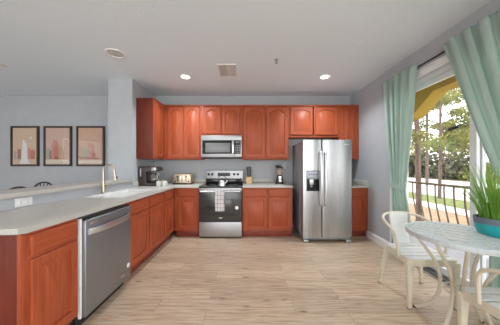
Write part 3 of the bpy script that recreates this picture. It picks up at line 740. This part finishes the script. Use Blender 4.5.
def mug(x, y, label, rz, s=1):
    t = thing('mug', label, 'mug', (x, y, Z), rz, 'white mugs on the counter')
    mb = MB(); mb.lathe([(0, 0), (.030*s, 0), (.033*s, .004), (.041*s, .05), (.043*s, .095), (.040*s, .095), (.037*s, .05), (.028*s, .008), (0, .008)], n=28); part('body', mb, M['ceramic'], t)
    mb = MB(); mb.tube([(.040*s, 0, .078), (.066*s, 0, .080), (.074*s, 0, .055), (.064*s, 0, .028), (.037*s, 0, .025)], .006, 8, smooth=2); part('handle', mb, M['ceramic'], t)
mug(-1.532, 3.43, 'white mug beside the coffee maker, left of the pair', 2.2)
mug(-1.458, 3.475, 'white mug with its handle to the right, right of the pair', -.2)
CX, CY = -1.79, 3.93
cn = thing('canister', 'pale tall canister standing behind the coffee maker', 'canister', (CX, CY, Z), world=True)
mb = MB(); mb.lathe([(0, 0), (.036, 0), (.039, .005), (.044, .15), (.044, .19), (.040, .196), (0, .196)], CX, CY, Z, 28); part('body', mb, M['ceramic'], cn)
mb = MB(); mb.lathe([(0, .1962), (.042, .1962), (.043, .204), (.030, .214), (.010, .217), (.011, .230), (0, .233)], CX, CY, Z, 28); part('lid', mb, M['cream'], cn)

# toaster
tx, ty = -1.27, 3.97
to = thing('toaster', 'champagne metal four-slot toaster on the back counter', 'toaster', (tx, ty, Z), world=True)
def rrect(w, h, r, z0):
    P = [(-w/2, z0), (w/2, z0)]
    for k in range(7): a = pi/2*k/6; P.append((w/2-r+r*cos(a), z0+h-r+r*sin(a)))
    for k in range(7): a = pi/2+pi/2*k/6; P.append((-w/2+r+r*cos(a), z0+h-r+r*sin(a)))
    return P
mb = MB(); mb.prism([(tx+u, v) for u, v in rrect(.335, .175, .045, Z+.025)], ty-.13, ty+.13, 'Y', .006); tb = part('body', mb, M['copper'], to)
mb = MB(); mb.box(tx-.175, tx+.175, ty-.137, ty+.137, Z, Z+.03, .008); part('base', mb, M['brown'], to)
for k, x in enumerate((-.115, -.045, .045, .115)):
    mb = MB(); mb.box(tx+x-.016, tx+x+.016, ty-.10, ty+.10, Z+.196, Z+.2015, .001); part('slot', mb, M['dark'], to)
for x in (-.08, .08):
    mb = MB(); mb.box(tx+x-.006, tx+x+.006, ty-.1325, ty-.129, Z+.06, Z+.17, .001); part('lever_track', mb, M['dark'], to)
    mb = MB(); mb.box(tx+x-.022, tx+x+.022, ty-.152, ty-.131, Z+.14, Z+.156, .004); part('lever', mb, M['brown'], to)
for x in (-.13, .13):
    mb = MB(); mb.lathe([(0, 0), (.015, 0), (.013, .014), (0, .015)], mx=Matrix.Rotation(pi/2, 4, 'X'), cx=tx+x, cy=ty-.130, cz=Z+.055, n=18); part('knob', mb, M['brown'], to)
for x in (-.035, .035):
    mb = MB(); mb.box(tx+x-.012, tx+x+.012, ty-.1325, ty-.129, Z+.05, Z+.165, .002); part('front_strip', mb, M['chrome'], to)

# knife block
bx, by = .020, 4.02
kb = thing('knife_block', 'pale wood knife block beside the range', 'knife block', (bx, by, Z), world=True)
mb = MB(); mb.prism([(by-.055, Z), (by+.075, Z), (by+.085, Z+.16), (by-.045, Z+.135)], bx-.052, bx+.052, 'X', .005); part('block', mb, M['beech'], kb)
for i in range(3):
    for j in range(2):
        x = bx-.032+i*.032; y = by-.018+j*.05; h = .15 + .03*j - .012*abs(i-1) 
        k = thing('knife', f"dark-handled knife in the {['front','back'][j]} row of the knife block, {['nearest the range','in the middle','away from the range'][i]}", 'knife', (x, y, Z+.12), 0, 'knives in the knife block', world=True)
        zt = Z+.142+.025*j
        mb = MB(); mb.bar((x, y, zt), (x+.002*(i-1), y+.008, zt+h), .020, .028, .022, .030); part('handle', mb, M['black'], k)
        mb = MB(); mb.bar((x, y, zt-.03), (x, y, zt+.004), .003, .022); part('blade', mb, M['chrome'], k)
# blender
ex, ey = .625, 3.96
bl = thing('blender', 'small blender with a dark base and clear jar beside the refrigerator', 'blender', (ex, ey, Z), world=True)
mb = MB(); mb.lathe([(0, 0), (.082, 0), (.084, .012), (.078, .03), (.060, .13), (.055, .172), (.05, .178), (0, .178)], ex, ey, Z, 32); bs = part('base', mb, M['brown'], bl)
mb = MB(); mb.lathe([(0, 0), (.026, 0), (.026, .006), (0, .008)], mx=Matrix.Rotation(radians(78), 4, 'X'), cx=ex, cy=ey-.068, cz=Z+.07, n=24); mb.box(ex-.028, ex+.028, ey-.070, ey-.052, Z+.098, Z+.155, .003); tag(part('control_dial', mb, M['chrome'], bs), 'silver dial and plate')
mb = MB(); mb.lathe([(.045, .178), (.050, .185), (.066, .30), (.068, .315)], ex, ey, Z, 32); jr = part('jar', mb, M['jar_glass'], bl)
mb = MB(); mb.lathe([(0, .182), (.046, .184), (.062, .272), (0, .274)], ex, ey, Z, 32); tag(part('filling', mb, mat('beige_puree', (.55,.42,.32), .6), jr), 'beige contents')
mb = MB(); mb.lathe([(0, .312), (.07, .312), (.071, .325), (.062, .335), (.03, .338), (.028, .362), (.02, .368), (0, .368)], ex, ey, Z, 32); mb.box(ex-.085, ex-.03, ey-.02, ey+.02, Z+.335, Z+.37, .008); part('lid', mb, M['black'], bl)
mb = MB(); mb.tube([(ex+.064, ey, Z+.295), (ex+.105, ey, Z+.30), (ex+.105, ey, Z+.22), (ex+.055, ey, Z+.20)], .009, 8, smooth=2); part('handle', mb, M['jar_glass'], bl)

# ------------------------------------------------------------------ pictures
def art_mat(name, bg): return mat(name, bg, .7)
AR = {k: mat('print_'+k, v, .7) for k, v in dict(sand=(.62,.46,.34), rose=(.60,.42,.35), peach=(.60,.39,.28), white=(.72,.72,.73), pink=(.55,.27,.22), coral=(.50,.20,.15), sage=(.36,.38,.28),
      tan=(.52,.36,.24), brown=(.34,.19,.14), red=(.34,.10,.07), mat=(.66,.58,.48)).items()}
def picture(x0, x1, z0, z1, label, bgk, shapes):
    p = thing('framed_picture', label, 'picture', ((x0+x1)/2, YB, (z0+z1)/2), 0, 'skyline pictures on the far wall', world=True)
    f = .038; yf = YB-.034
    mb = MB(); mb.box(x0, x0+f, yf, YB-.001, z0, z1, .004); mb.box(x1-f, x1, yf, YB-.001, z0, z1, .004); mb.box(x0+f, x1-f, yf, YB-.001, z1-f, z1, .004); mb.box(x0+f, x1-f, yf, YB-.001, z0, z0+f, .004); part('frame', mb, M['frame'], p)
    mb = MB(); mb.box(x0+f, x1-f, YB-.020, YB-.008, z0+f, z1-f, 0); mb.mi = 1
    ks = [bgk]; w = x1-x0-2*f; h = z1-z0-2*f
    for i, (k, poly) in enumerate(shapes):
        if k not in ks: ks.append(k)
        mb.mi = ks.index(k); mb.prism([(x0+f+u*w, z0+f+v*h) for u, v in poly], YB-.0204-.0002*i, YB-.019, 'Y')
    part('print', mb, [AR[k] for k in ks], p, False)
    mb = MB(); mb.box(x0+f, x1-f, YB-.026, YB-.0245, z0+f, z1-f, 0); part('glass', mb, M['pic_glass'], p)
def px(x): return (x-248)*.021
def bld(a, b, h, v0=.14): return [(a, v0), (b, v0), (b, h), (a, h)]
pz0, pz1 = 1.29-(166.2-165.7)*.021, 1.29+(165.7-126.3)*.021
picture(px(12.0), px(39.8), pz0, pz1, 'framed print with a white tower, leftmost of the three', 'sand',
  [('sage', bld(.05,.16,.36)), ('brown', bld(.20,.34,.42)), ('pink', bld(.62,.74,.44)), ('coral', bld(.74,.92,.40)), ('white', [(.28,.02),(.72,.02),(.62,.14),(.58,.58),(.50,.60),(.49,.66),(.41,.66),(.40,.50),(.36,.14)]), ('white', [(.70,.70),(.76,.68),(.80,.75),(.73,.76)])])
picture(px(44.8), px(72.6), pz0, pz1, 'framed print of pink towers on a pale strip, middle of the three', 'rose',
  [('sage', bld(.04,.18,.44)), ('brown', bld(.16,.24,.38)), ('tan', bld(.55,.70,.50)), ('pink', [(.24,.14),(.58,.14),(.58,.50),(.50,.62),(.44,.66),(.34,.68),(.24,.50)]), ('coral', [(.34,.14),(.52,.14),(.52,.44),(.43,.54),(.34,.44)]), ('brown', bld(.72,.80,.40)), ('tan', [(.76,.14),(.94,.14),(.94,.60),(.88,.66),(.80,.66),(.76,.60)]), ('red', [(.34,.14),(.56,.14),(.50,.20),(.45,.21),(.40,.20)]), ('mat', bld(.0,1.0,.13,.02))])
picture(px(77.4), px(105.3), pz0, pz1, 'framed print of blocky low towers, rightmost of the three beside the pier', 'peach',
  [('tan', bld(.04,.18,.52)), ('sage', bld(.20,.40,.42)), ('pink', bld(.40,.66,.58)), ('coral', bld(.52,.72,.28)), ('red', [(.54,.22),(.70,.22),(.70,.28),(.62,.34),(.54,.28)]), ('tan', bld(.74,.90,.40)), ('brown', bld(.04,.20,.22)), ('brown', bld(.24,.46,.20)), ('red', bld(.46,.88,.18)), ('mat', bld(.0,1.0,.11,.03))])

# ------------------------------------------------------------------ ceiling fixtures
def downlight(x, y, r, lit, label):
    t = thing('ceiling_light', label, 'ceiling light', (x, y, ZC), 0, 'recessed ceiling lights')
    mb = MB(); mb.lathe([(r*.80, -.0005), (r*.80, -.006), (r*.84, -.010), (r*.97, -.008), (r, -.0005)], n=40); part('trim_ring', mb, M['white'], t)
    if lit:
        mb = MB(); mb.lathe([(0, -.004), (r*.80, -.0035), (r*.80, -.001), (0, -.001)], n=32); part('lens', mb, M['lamp'], t)
        l = light('lamp_light', 'AREA', (x, y, ZC-.02), (0, 0, 0), LAMP_W, (.88, .95, 1), spread=radians(135), shape='DISK', size=r*1.5)
    else:
        mb = MB(); mb.lathe([(0, -.0075), (r*.30, -.0075), (r*.34, -.003), (r*.80, -.001), (r*.80, -.0005), (0, -.0005)], n=32); part('lens', mb, mat('grey_baffle', (.60,.60,.57), .6), t)
downlight(-1.025, 3.28, .085, True, 'lit recessed ceiling light left of the air vent')
downlight(1.26, 3.28, .085, True, 'lit recessed ceiling light toward the right wall')
downlight(-1.72, 2.60, .115, False, 'larger unlit recessed ceiling light over the peninsula')
def vent(x0, x1, y0, y1, label):
    t = thing('ceiling_vent', label, 'vent', ((x0+x1)/2, (y0+y1)/2, ZC), 0, 'ceiling vents', world=True)
    mb = MB(); f = .02; z0, z1 = ZC-.010, ZC-.0005
    for a, b, c, e in ((x0, x0+f, y0, y1), (x1-f, x1, y0, y1), (x0+f, x1-f, y0, y0+f), (x0+f, x1-f, y1-f, y1), ((x0+x1)/2-.006, (x0+x1)/2+.006, y0+f, y1-f)): mb.box(a, b, c, e, z0, z1, .002)
    part('frame', mb, M['white'], t)
    mb = MB(); mb.box(x0+f, x1-f, y0+f, y1-f, ZC-.0015, ZC-.0005, 0); part('backing', mb, mat('duct_grey', (.36,.37,.37), .8), t)
    for side, (a, b) in enumerate(((x0+f, (x0+x1)/2-.006), ((x0+x1)/2+.006, x1-f))):
        mb = MB(); n = 7
        for k in range(n):
            xx = a + (b-a)*(k+.5)/n
            mb.box(-.008, .008, y0+f, y1-f, -.001, .001, 0, mx=Matrix.Translation((xx, 0, ZC-.0065)) @ Matrix.Rotation(radians(28 if side == 0 else -28), 4, 'Y'))
        part('slat', mb, M['white'], t)
vent(-.455, -.165, 2.87, 3.27, 'white two-way air vent in the middle of the kitchen ceiling')
vent(-3.86, -3.54, 2.75, 2.95, 'white air vent in the ceiling over the dining area at far left')
sp = thing('sprinkler', 'small metal fire sprinkler hanging from the kitchen ceiling', 'sprinkler', (.39, 2.75, ZC), world=True)
mb = MB(); mb.lathe([(0, 0), (.028, 0), (.026, -.006), (.010, -.008), (0, -.008)], .39, 2.75, ZC-.0003, 20); part('escutcheon', mb, M['alu'], sp)
mb = MB(); mb.cyl((.39, 2.75, ZC-.005), (.39, 2.75, ZC-.03), .007, 10); mb.tube([(.382, 2.75, ZC-.028), (.376, 2.75, ZC-.04), (.39, 2.75, ZC-.052), (.404, 2.75, ZC-.04), (.398, 2.75, ZC-.028)], .0025, 6); mb.lathe([(0, 0), (.018, 0), (.018, -.002), (0, -.003)], .39, 2.75, ZC-.051, 16); part('head', mb, M['steel_dark'], sp)
mb = MB(); mb.lathe([(0, 0), (.034, 0), (.033, -.005), (0, -.007)], 1.34, 2.40, ZC-.0003, 24)
tag(part('sprinkler_cover', mb, M['ceiling']), 'flat round cover cap in the ceiling toward the curtains', 'sprinkler cover')

# ------------------------------------------------------------------ curtains
XC = 2.066; XRD = 2.107
def curtain(label, yt, ym, yb, pleats, ztop, ztie, seed, ease=1.0):
    c = thing('curtain', label, 'curtain', (XC, (yb[0]+yb[1])/2, .015), 0, 'mint curtains at the glass door', world=True)
    g = random.Random(seed); ph = [g.uniform(-.35, .35) for _ in range(40)]
    def f(u, v):
        z = ztop + (.02-ztop)*v
        if z > ztie:
            t = (ztop-z)/(ztop-ztie); t = t**ease; a = yt[0]+(ym[0]-yt[0])*t; b = yt[1]+(ym[1]-yt[1])*t; k = 1-.62*t**3
        else:
            t = (ztie-z)/ztie; s = min(1, t*2.2); s = s*s*(3-2*s); a = ym[0]+(yb[0]-ym[0])*s; b = ym[1]+(yb[1]-ym[1])*s; k = .38+.45*s
        w = u*pleats*2*pi
        amp = .026*k*(1+.35*sin(w*.37+seed))
        x = XC + amp*sin(w + .5*sin(v*3+u*5)) + .004*sin(v*11+u*7)
        y = a+(b-a)*u + .012*k*sin(2*w+1.0)
        y += .006*sin(v*6+u*9)
        if z > ztop-.04: x = XC + (x-XC)*.8
        return (min(x, 2.094), y, z)
    mb = MB(); mb.grid(f, int(pleats*14), 70); o = part('cloth', mb, M['curtain'], c)
    m = o.modifiers.new('s', 'SOLIDIFY'); m.thickness = .0025
    # tieback
    mb = MB(); y0, y1 = ym; P = []
    n = 28
    b = bmesh.new(); R = []
    for k in range(n):
        a = 2*pi*k/n; yy = (y0+y1)/2 + (abs(y1-y0)/2+.012)*cos(a); xx = XC+.028*sin(a)*1.1
        xx = min(max(xx, XC-.026), 2.094); R.append([b.verts.new((xx, yy, ztie+dz+.02*cos(a))) for dz in (-.035, .035)])
    for k in range(n): q = R[(k+1) % n]; b.faces.new((R[k][0], q[0], q[1], R[k][1]))
    mb._merge(b); part('tieback', mb, M['curtain'], c)
    return c
curtain('mint curtain tied back on the far side of the glass door, beside the white chair', (3.08, 2.455), (2.90, 2.63), (2.88, 2.56), 5.5, 2.555, 1.0, 1, 1.0)
curtain('mint curtain sweeping back on the near side of the glass door, behind the potted grass', (2.12, 1.02), (1.60, 1.16), (1.72, 1.06), 8, 2.585, .98, 2, 1.0)
cr = thing('curtain_rod', 'thin black curtain rod above the glass door', 'curtain rod', (XRD, 2.1, 2.515), world=True)
mb = MB(); mb.cyl((XRD, .62, 2.515), (XRD, 3.10, 2.515), .009, 12); part('rod', mb, M['black'], cr)
for y in (.60, 3.12):
    mb = MB(); mb.lathe([(0, -.02), (.014, -.014), (.02, 0), (.014, .014), (0, .02)], XRD, y, 2.515, 16); part('finial', mb, M['black'], cr)
for y in (.72, 3.04):
    mb = MB(); mb.tube([(XRD, y, 2.503), (XRD, y, 2.492), (XR-.002, y, 2.492)], .006, 8); mb.cyl((XR-.008, y, 2.492), (XR-.001, y, 2.492), .022, 16); part('bracket', mb, M['black'], cr)
# dark oblong of unknown nature, modelled as a small device on the glass
dv = thing('dark_oblong', 'small dark oblong high on the glass door', 'device', (2.247, 2.19, 1.70), world=True)
mb = MB(); mb.box(-.016, 0, -.055, .055, -.017, .017, .005, mx=Matrix.Translation((2.2575, 2.19, 1.70)) @ Matrix.Rotation(radians(-10), 4, 'X')); part('case', mb, M['black'], dv)
mb = MB(); mb.cyl((2.2415, 2.21, 1.697), (2.239, 2.21, 1.697), .006, 10); part('button', mb, M['grey_case'], dv)

# ------------------------------------------------------------------ chairs, table, plant
def armchair(label, loc, rz):
    t = thing('armchair', label, 'chair', loc, rz, 'cream metal armchairs at the bistro table')
    # seat: pan rim plus slats across
    fw, bw, yf, yb, z = .225, .185, -.205, .185, .452
    def hw(y): return fw + (bw-fw)*(y-yf)/(yb-yf)
    mb = MB(); n = 5; g = .014; step = (yb-yf)/n
    for x in (-.10, .10): mb.box(x-.012, x+.012, yf+.01, yb-.01, z-.014, z-.0053, .001)
    for k in range(n):
        y0 = yf+k*step+g/2; y1 = yf+(k+1)*step-g/2
        c0 = .045 if k == 0 else .004; c1 = .045 if k == n-1 else .004; ym = y0+.04 if k == 0 else (y1-.04 if k == n-1 else (y0+y1)/2)
        mb.prism([(-hw(y0)+c0, y0), (hw(y0)-c0, y0), (hw(ym)-.004, ym), (hw(y1)-c1, y1), (-hw(y1)+c1, y1), (-hw(ym)+.004, ym)], z-.005, z, 'Z', .0012)
    part('seat', mb, M['chair_skylit'], t)
    mb = MB()
    def ring(i_):
        o = []
        for cx, cy, a0 in ((hw(yb), yb, 0), (-hw(yb), yb, 90), (-hw(yf), yf, 180), (hw(yf), yf, 270)):
            r = .055; sx, sy = (1 if cx > 0 else -1), (1 if cy > 0 else -1)
            for k in range(6):
                a = radians(a0+18*k); o.append((cx-sx*r+(r-i_)*cos(a), cy-sy*r+(r-i_)*sin(a)))
        return o
    q = ring(0); qi = ring(.014)
    b = bmesh.new(); zt, zb = z-.0055, z-.062
    L1 = [[b.verts.new((*p, h)) for p in pp] for pp, h in ((q, zt), (q, zb), (qi, zb), (qi, zt))]
    for A_, B_ in zip(L1, L1[1:] + L1[:1]):
        for k in range(24): b.faces.new((A_[k], A_[(k+1) % 24], B_[(k+1) % 24], B_[k]))
    bmesh.ops.recalc_face_normals(b, faces=b.faces[:]); mb._merge(b); part('seat_rim', mb, M['cream'], t)
    for sx in (-1, 1):
        mb = MB(); mb.bar((sx*.203, -.185, z-.030), (sx*.205, -.192, 0.006), .058, .040, .026, .024); lg = part('leg', mb, M['cream'], t)
        mb = MB(); mb.box(sx*.205-.016, sx*.205+.016, -.207, -.177, 0, .014, .003); part('foot_cap', mb, M['grey_case'], lg)
        mb = MB(); mb.bar((sx*.170, .165, z-.030), (sx*.225, .215, .006), .046, .036, .022, .022); lg = part('leg', mb, M['cream'], t)
        mb = MB(); mb.box(sx*.225-.014, sx*.225+.014, .201, .229, 0, .014, .003); part('foot_cap', mb, M['grey_case'], lg)
    mb = MB()
    half = [(-.215, -.075, z-.03), (-.228, -.072, .54), (-.238, -.055, .625), (-.240, -.02, .662), (-.238, .06, .690), (-.222, .16, .725), (-.170, .228, .752), (-.08, .262, .765)]
    P = half + [(0, .268, .768)] + [(-x, y, zz) for x, y, zz in half[::-1]]
    mb.tube(P, .0125, 10, smooth=2); part('arm_rail', mb, M['cream'], t)
    mb = MB()
    def sp_(u, v):
        w = .080 + .022*v; x = (2*u-1)*w
        yy = .176 + .080*v - .018*(1-(2*u-1)**2)*0 - .022*(2*u-1)**2*v*0.4
        return (x, yy + .012*sin(pi*v), z-.035+(.768-z+.035)*v)
    mb.grid(sp_, 8, 14); o = part('back_splat', mb, M['chair_skylit'], t); m = o.modifiers.new('s', 'SOLIDIFY'); m.thickness = .004; m.offset = 0
    return t
armchair('cream metal armchair on the far side of the bistro table before the curtain', (1.665, 1.985, 0), radians(-2))
armchair('cream metal armchair at the near side of the bistro table, cut by the picture edge', (1.672, 1.18, 0), radians(180-2))

TX, TY, TR = 1.700, 1.595, .350
tb = thing('bistro_table', 'round pale slatted bistro table with bowed metal legs holding the potted grass', 'table', (TX, TY, 0), 0)
mb = MB(); n = 7; ang = radians(-42); wd = 2*TR/n
Rm = Matrix.Rotation(ang, 4, 'Z')
for k in range(n):
    y0 = -TR+.008+k*(2*TR-.016)/n+.013; y1 = -TR+.008+(k+1)*(2*TR-.016)/n-.013; r = TR-.014
    top = []; K = 6
    def xe(y): return sqrt(max(0, r*r-min(abs(y), r)**2))
    ys = [y0+(y1-y0)*i/K for i in range(K+1)]
    poly = [(xe(y), y) for y in ys] + [(-xe(y), y) for y in ys[::-1]]
    poly = [p for i, p in enumerate(poly) if i == 0 or (abs(p[0]-poly[i-1][0])+abs(p[1]-poly[i-1][1])) > 1e-4]
    b = MB(); b.prism(poly, .7455, .750, 'Z', .001); b.bm.transform(Rm); mb._merge(b.bm)
for x in (-.17, .17): mb.box(x-.012, x+.012, -TR*.84, TR*.84, .7385, .7452, .001, mx=Matrix.Rotation(ang, 4, 'Z'))
part('slatted_top', mb, M['tablepaint'], tb)
mb = MB(); mb.lathe([(TR-.016, .712), (TR-.002, .712), (TR+.001, .718), (TR+.001, .748), (TR-.003, .752), (TR-.012, .752), (TR-.0145, .748), (TR-.016, .72), (TR-.016, .712)], n=72); part('rim', mb, M['tablepaint'], tb)
for a, rf in ((128, .29), (200, .27), (229, .27), (292, .30), (14, .24)):
    a = radians(a); mb = MB(); P = []
    for r_, z_ in ((.318, .722), (.305, .69), (.24, .60), (.165, .50), (.125, .40), (.118, .30), (.135, .20), (.175, .11), (.225, .05), (rf-.02, .018), (rf, .012)):
        P.append((r_*cos(a), r_*sin(a), z_))
    mb.tube(P, .0125, 10, smooth=2); lg = part('leg', mb, M['cream'], tb)
    mb = MB(); mb.cyl((rf*cos(a), rf*sin(a), 0), (rf*cos(a), rf*sin(a), .014), .014, 12); part('foot_pad', mb, M['dark'], lg)
mb = MB(); mb.lathe([(.108, .292), (.114, .286), (.120, .292), (.114, .298), (.108, .292)], n=40); part('leg_ring', mb, M['cream'], tb)

PX, PY, PZ = 1.925, 1.56, .7512
pl = thing('potted_grass', 'tall green ornamental grass in a teal bowl with a grey rim, on the bistro table', 'plant', (PX, PY, PZ), world=True)
mb = MB(); mb.lathe([(0, 0), (.085, 0), (.092, .006), (.106, .045), (.112, .090)], PX, PY, PZ, 48); part('bowl', mb, M['teal'], pl)
mb = MB(); mb.lathe([(.1115, .088), (.1135, .089), (.1155, .131), (.1145, .135), (.108, .135), (.105, .092)], PX, PY, PZ, 48); tag(part('rim_band', mb, M['greyband'], pl), 'grey unglazed rim band')
mb = MB(); mb.lathe([(0, .118), (.06, .12), (.107, .114)], PX, PY, PZ, 32); part('soil', mb, M['soil'], pl)
mb = MB(); g = random.Random(5); b = mb.bm
for k in range(300):
    a = g.uniform(0, 2*pi); r0 = .088*sqrt(g.random()); h = g.uniform(.26, .50); lean = g.uniform(.05, .60)*(r0/.088)*.5 + g.uniform(0, .06)
    lx = max(0, cos(a))
    if cos(a) > .3: lean *= .62
    if sin(a) < -.2: h *= .85
    p0 = Vector((PX+r0*cos(a), PY+r0*sin(a), PZ+.115)); d = Vector((cos(a), sin(a), 0)); sd = Vector((-sin(a+g.uniform(-.9,.9)), cos(a), 0)).normalized()
    w = g.uniform(.0016, .0034); prev = None; n = 7
    for i in range(n+1):
        u = i/n; c = p0 + d*(lean*u**1.8) + Vector((0, 0, h*(u - .16*u*u*lean*4)))
        if c.x > 2.035: c.x = 2.035
        ww = w*(1-u)**.6 + .0004; q = (b.verts.new(c - sd*ww), b.verts.new(c + sd*ww))
        if prev: b.faces.new((prev[0], prev[1], q[1], q[0]))
        prev = q
o = part('grass_blades', mb, M['blade'], pl); o['kind'] = 'stuff'

# dining chairs beyond the breakfast bar
def windsor(label, loc, rz):
    t = thing('windsor_chair', label, 'chair', loc, rz, 'dark chairs beyond the breakfast bar')
    mb = MB(); mb.lathe([(0, .435), (.19, .435), (.215, .445), (.215, .455), (.20, .462), (.10, .455), (0, .453)], n=36); part('seat', mb, M['dkwood'], t)
    for sx in (-1, 1):
        for sy in (-1, 1):
            mb = MB(); mb.tube([(sx*.13, sy*.12, .44), (sx*.18, sy*.17, .22), (sx*.21, sy*.20, 0)], .017, 10, .011); part('leg', mb, M['dkwood'], t)
    mb = MB(); mb.cyl((-.175, -.165, .2), (-.175, .165, .2), .009, 8); mb.cyl((.175, -.165, .2), (.175, .165, .2), .009, 8); mb.cyl((-.175, 0, .2), (.175, 0, .2), .009, 8); part('stretcher', mb, M['dkwood'], t)
    bow = [(-.185, .10, .45), (-.20, .16, .70), (-.19, .20, .84), (-.15, .225, .94), (-.08, .235, .99), (0, .237, 1.005)]
    P = bow + [(-x, y, z) for x, y, z in bow[-2::-1]]
    mb = MB(); mb.tube(P, .014, 10, smooth=2); part('bow', mb, M['dkwood'], t)
    for i in range(5):
        x = (i-2)*.062; zt = .995 - .42*x*x*4
        mb = MB(); mb.cyl((x*.8, .16, .45), (x, .232, zt-.012), .009, 8, .007); part('spindle', mb, M['dkwood'], t)
    return t
windsor('dark spindle-back chair whose bow shows above the bar ledge, the right one', (-3.55, 3.25, 0), 0)
windsor('dark spindle-back chair barely peeking over the bar ledge, the left one', (-3.02, 2.44, 0), radians(8))
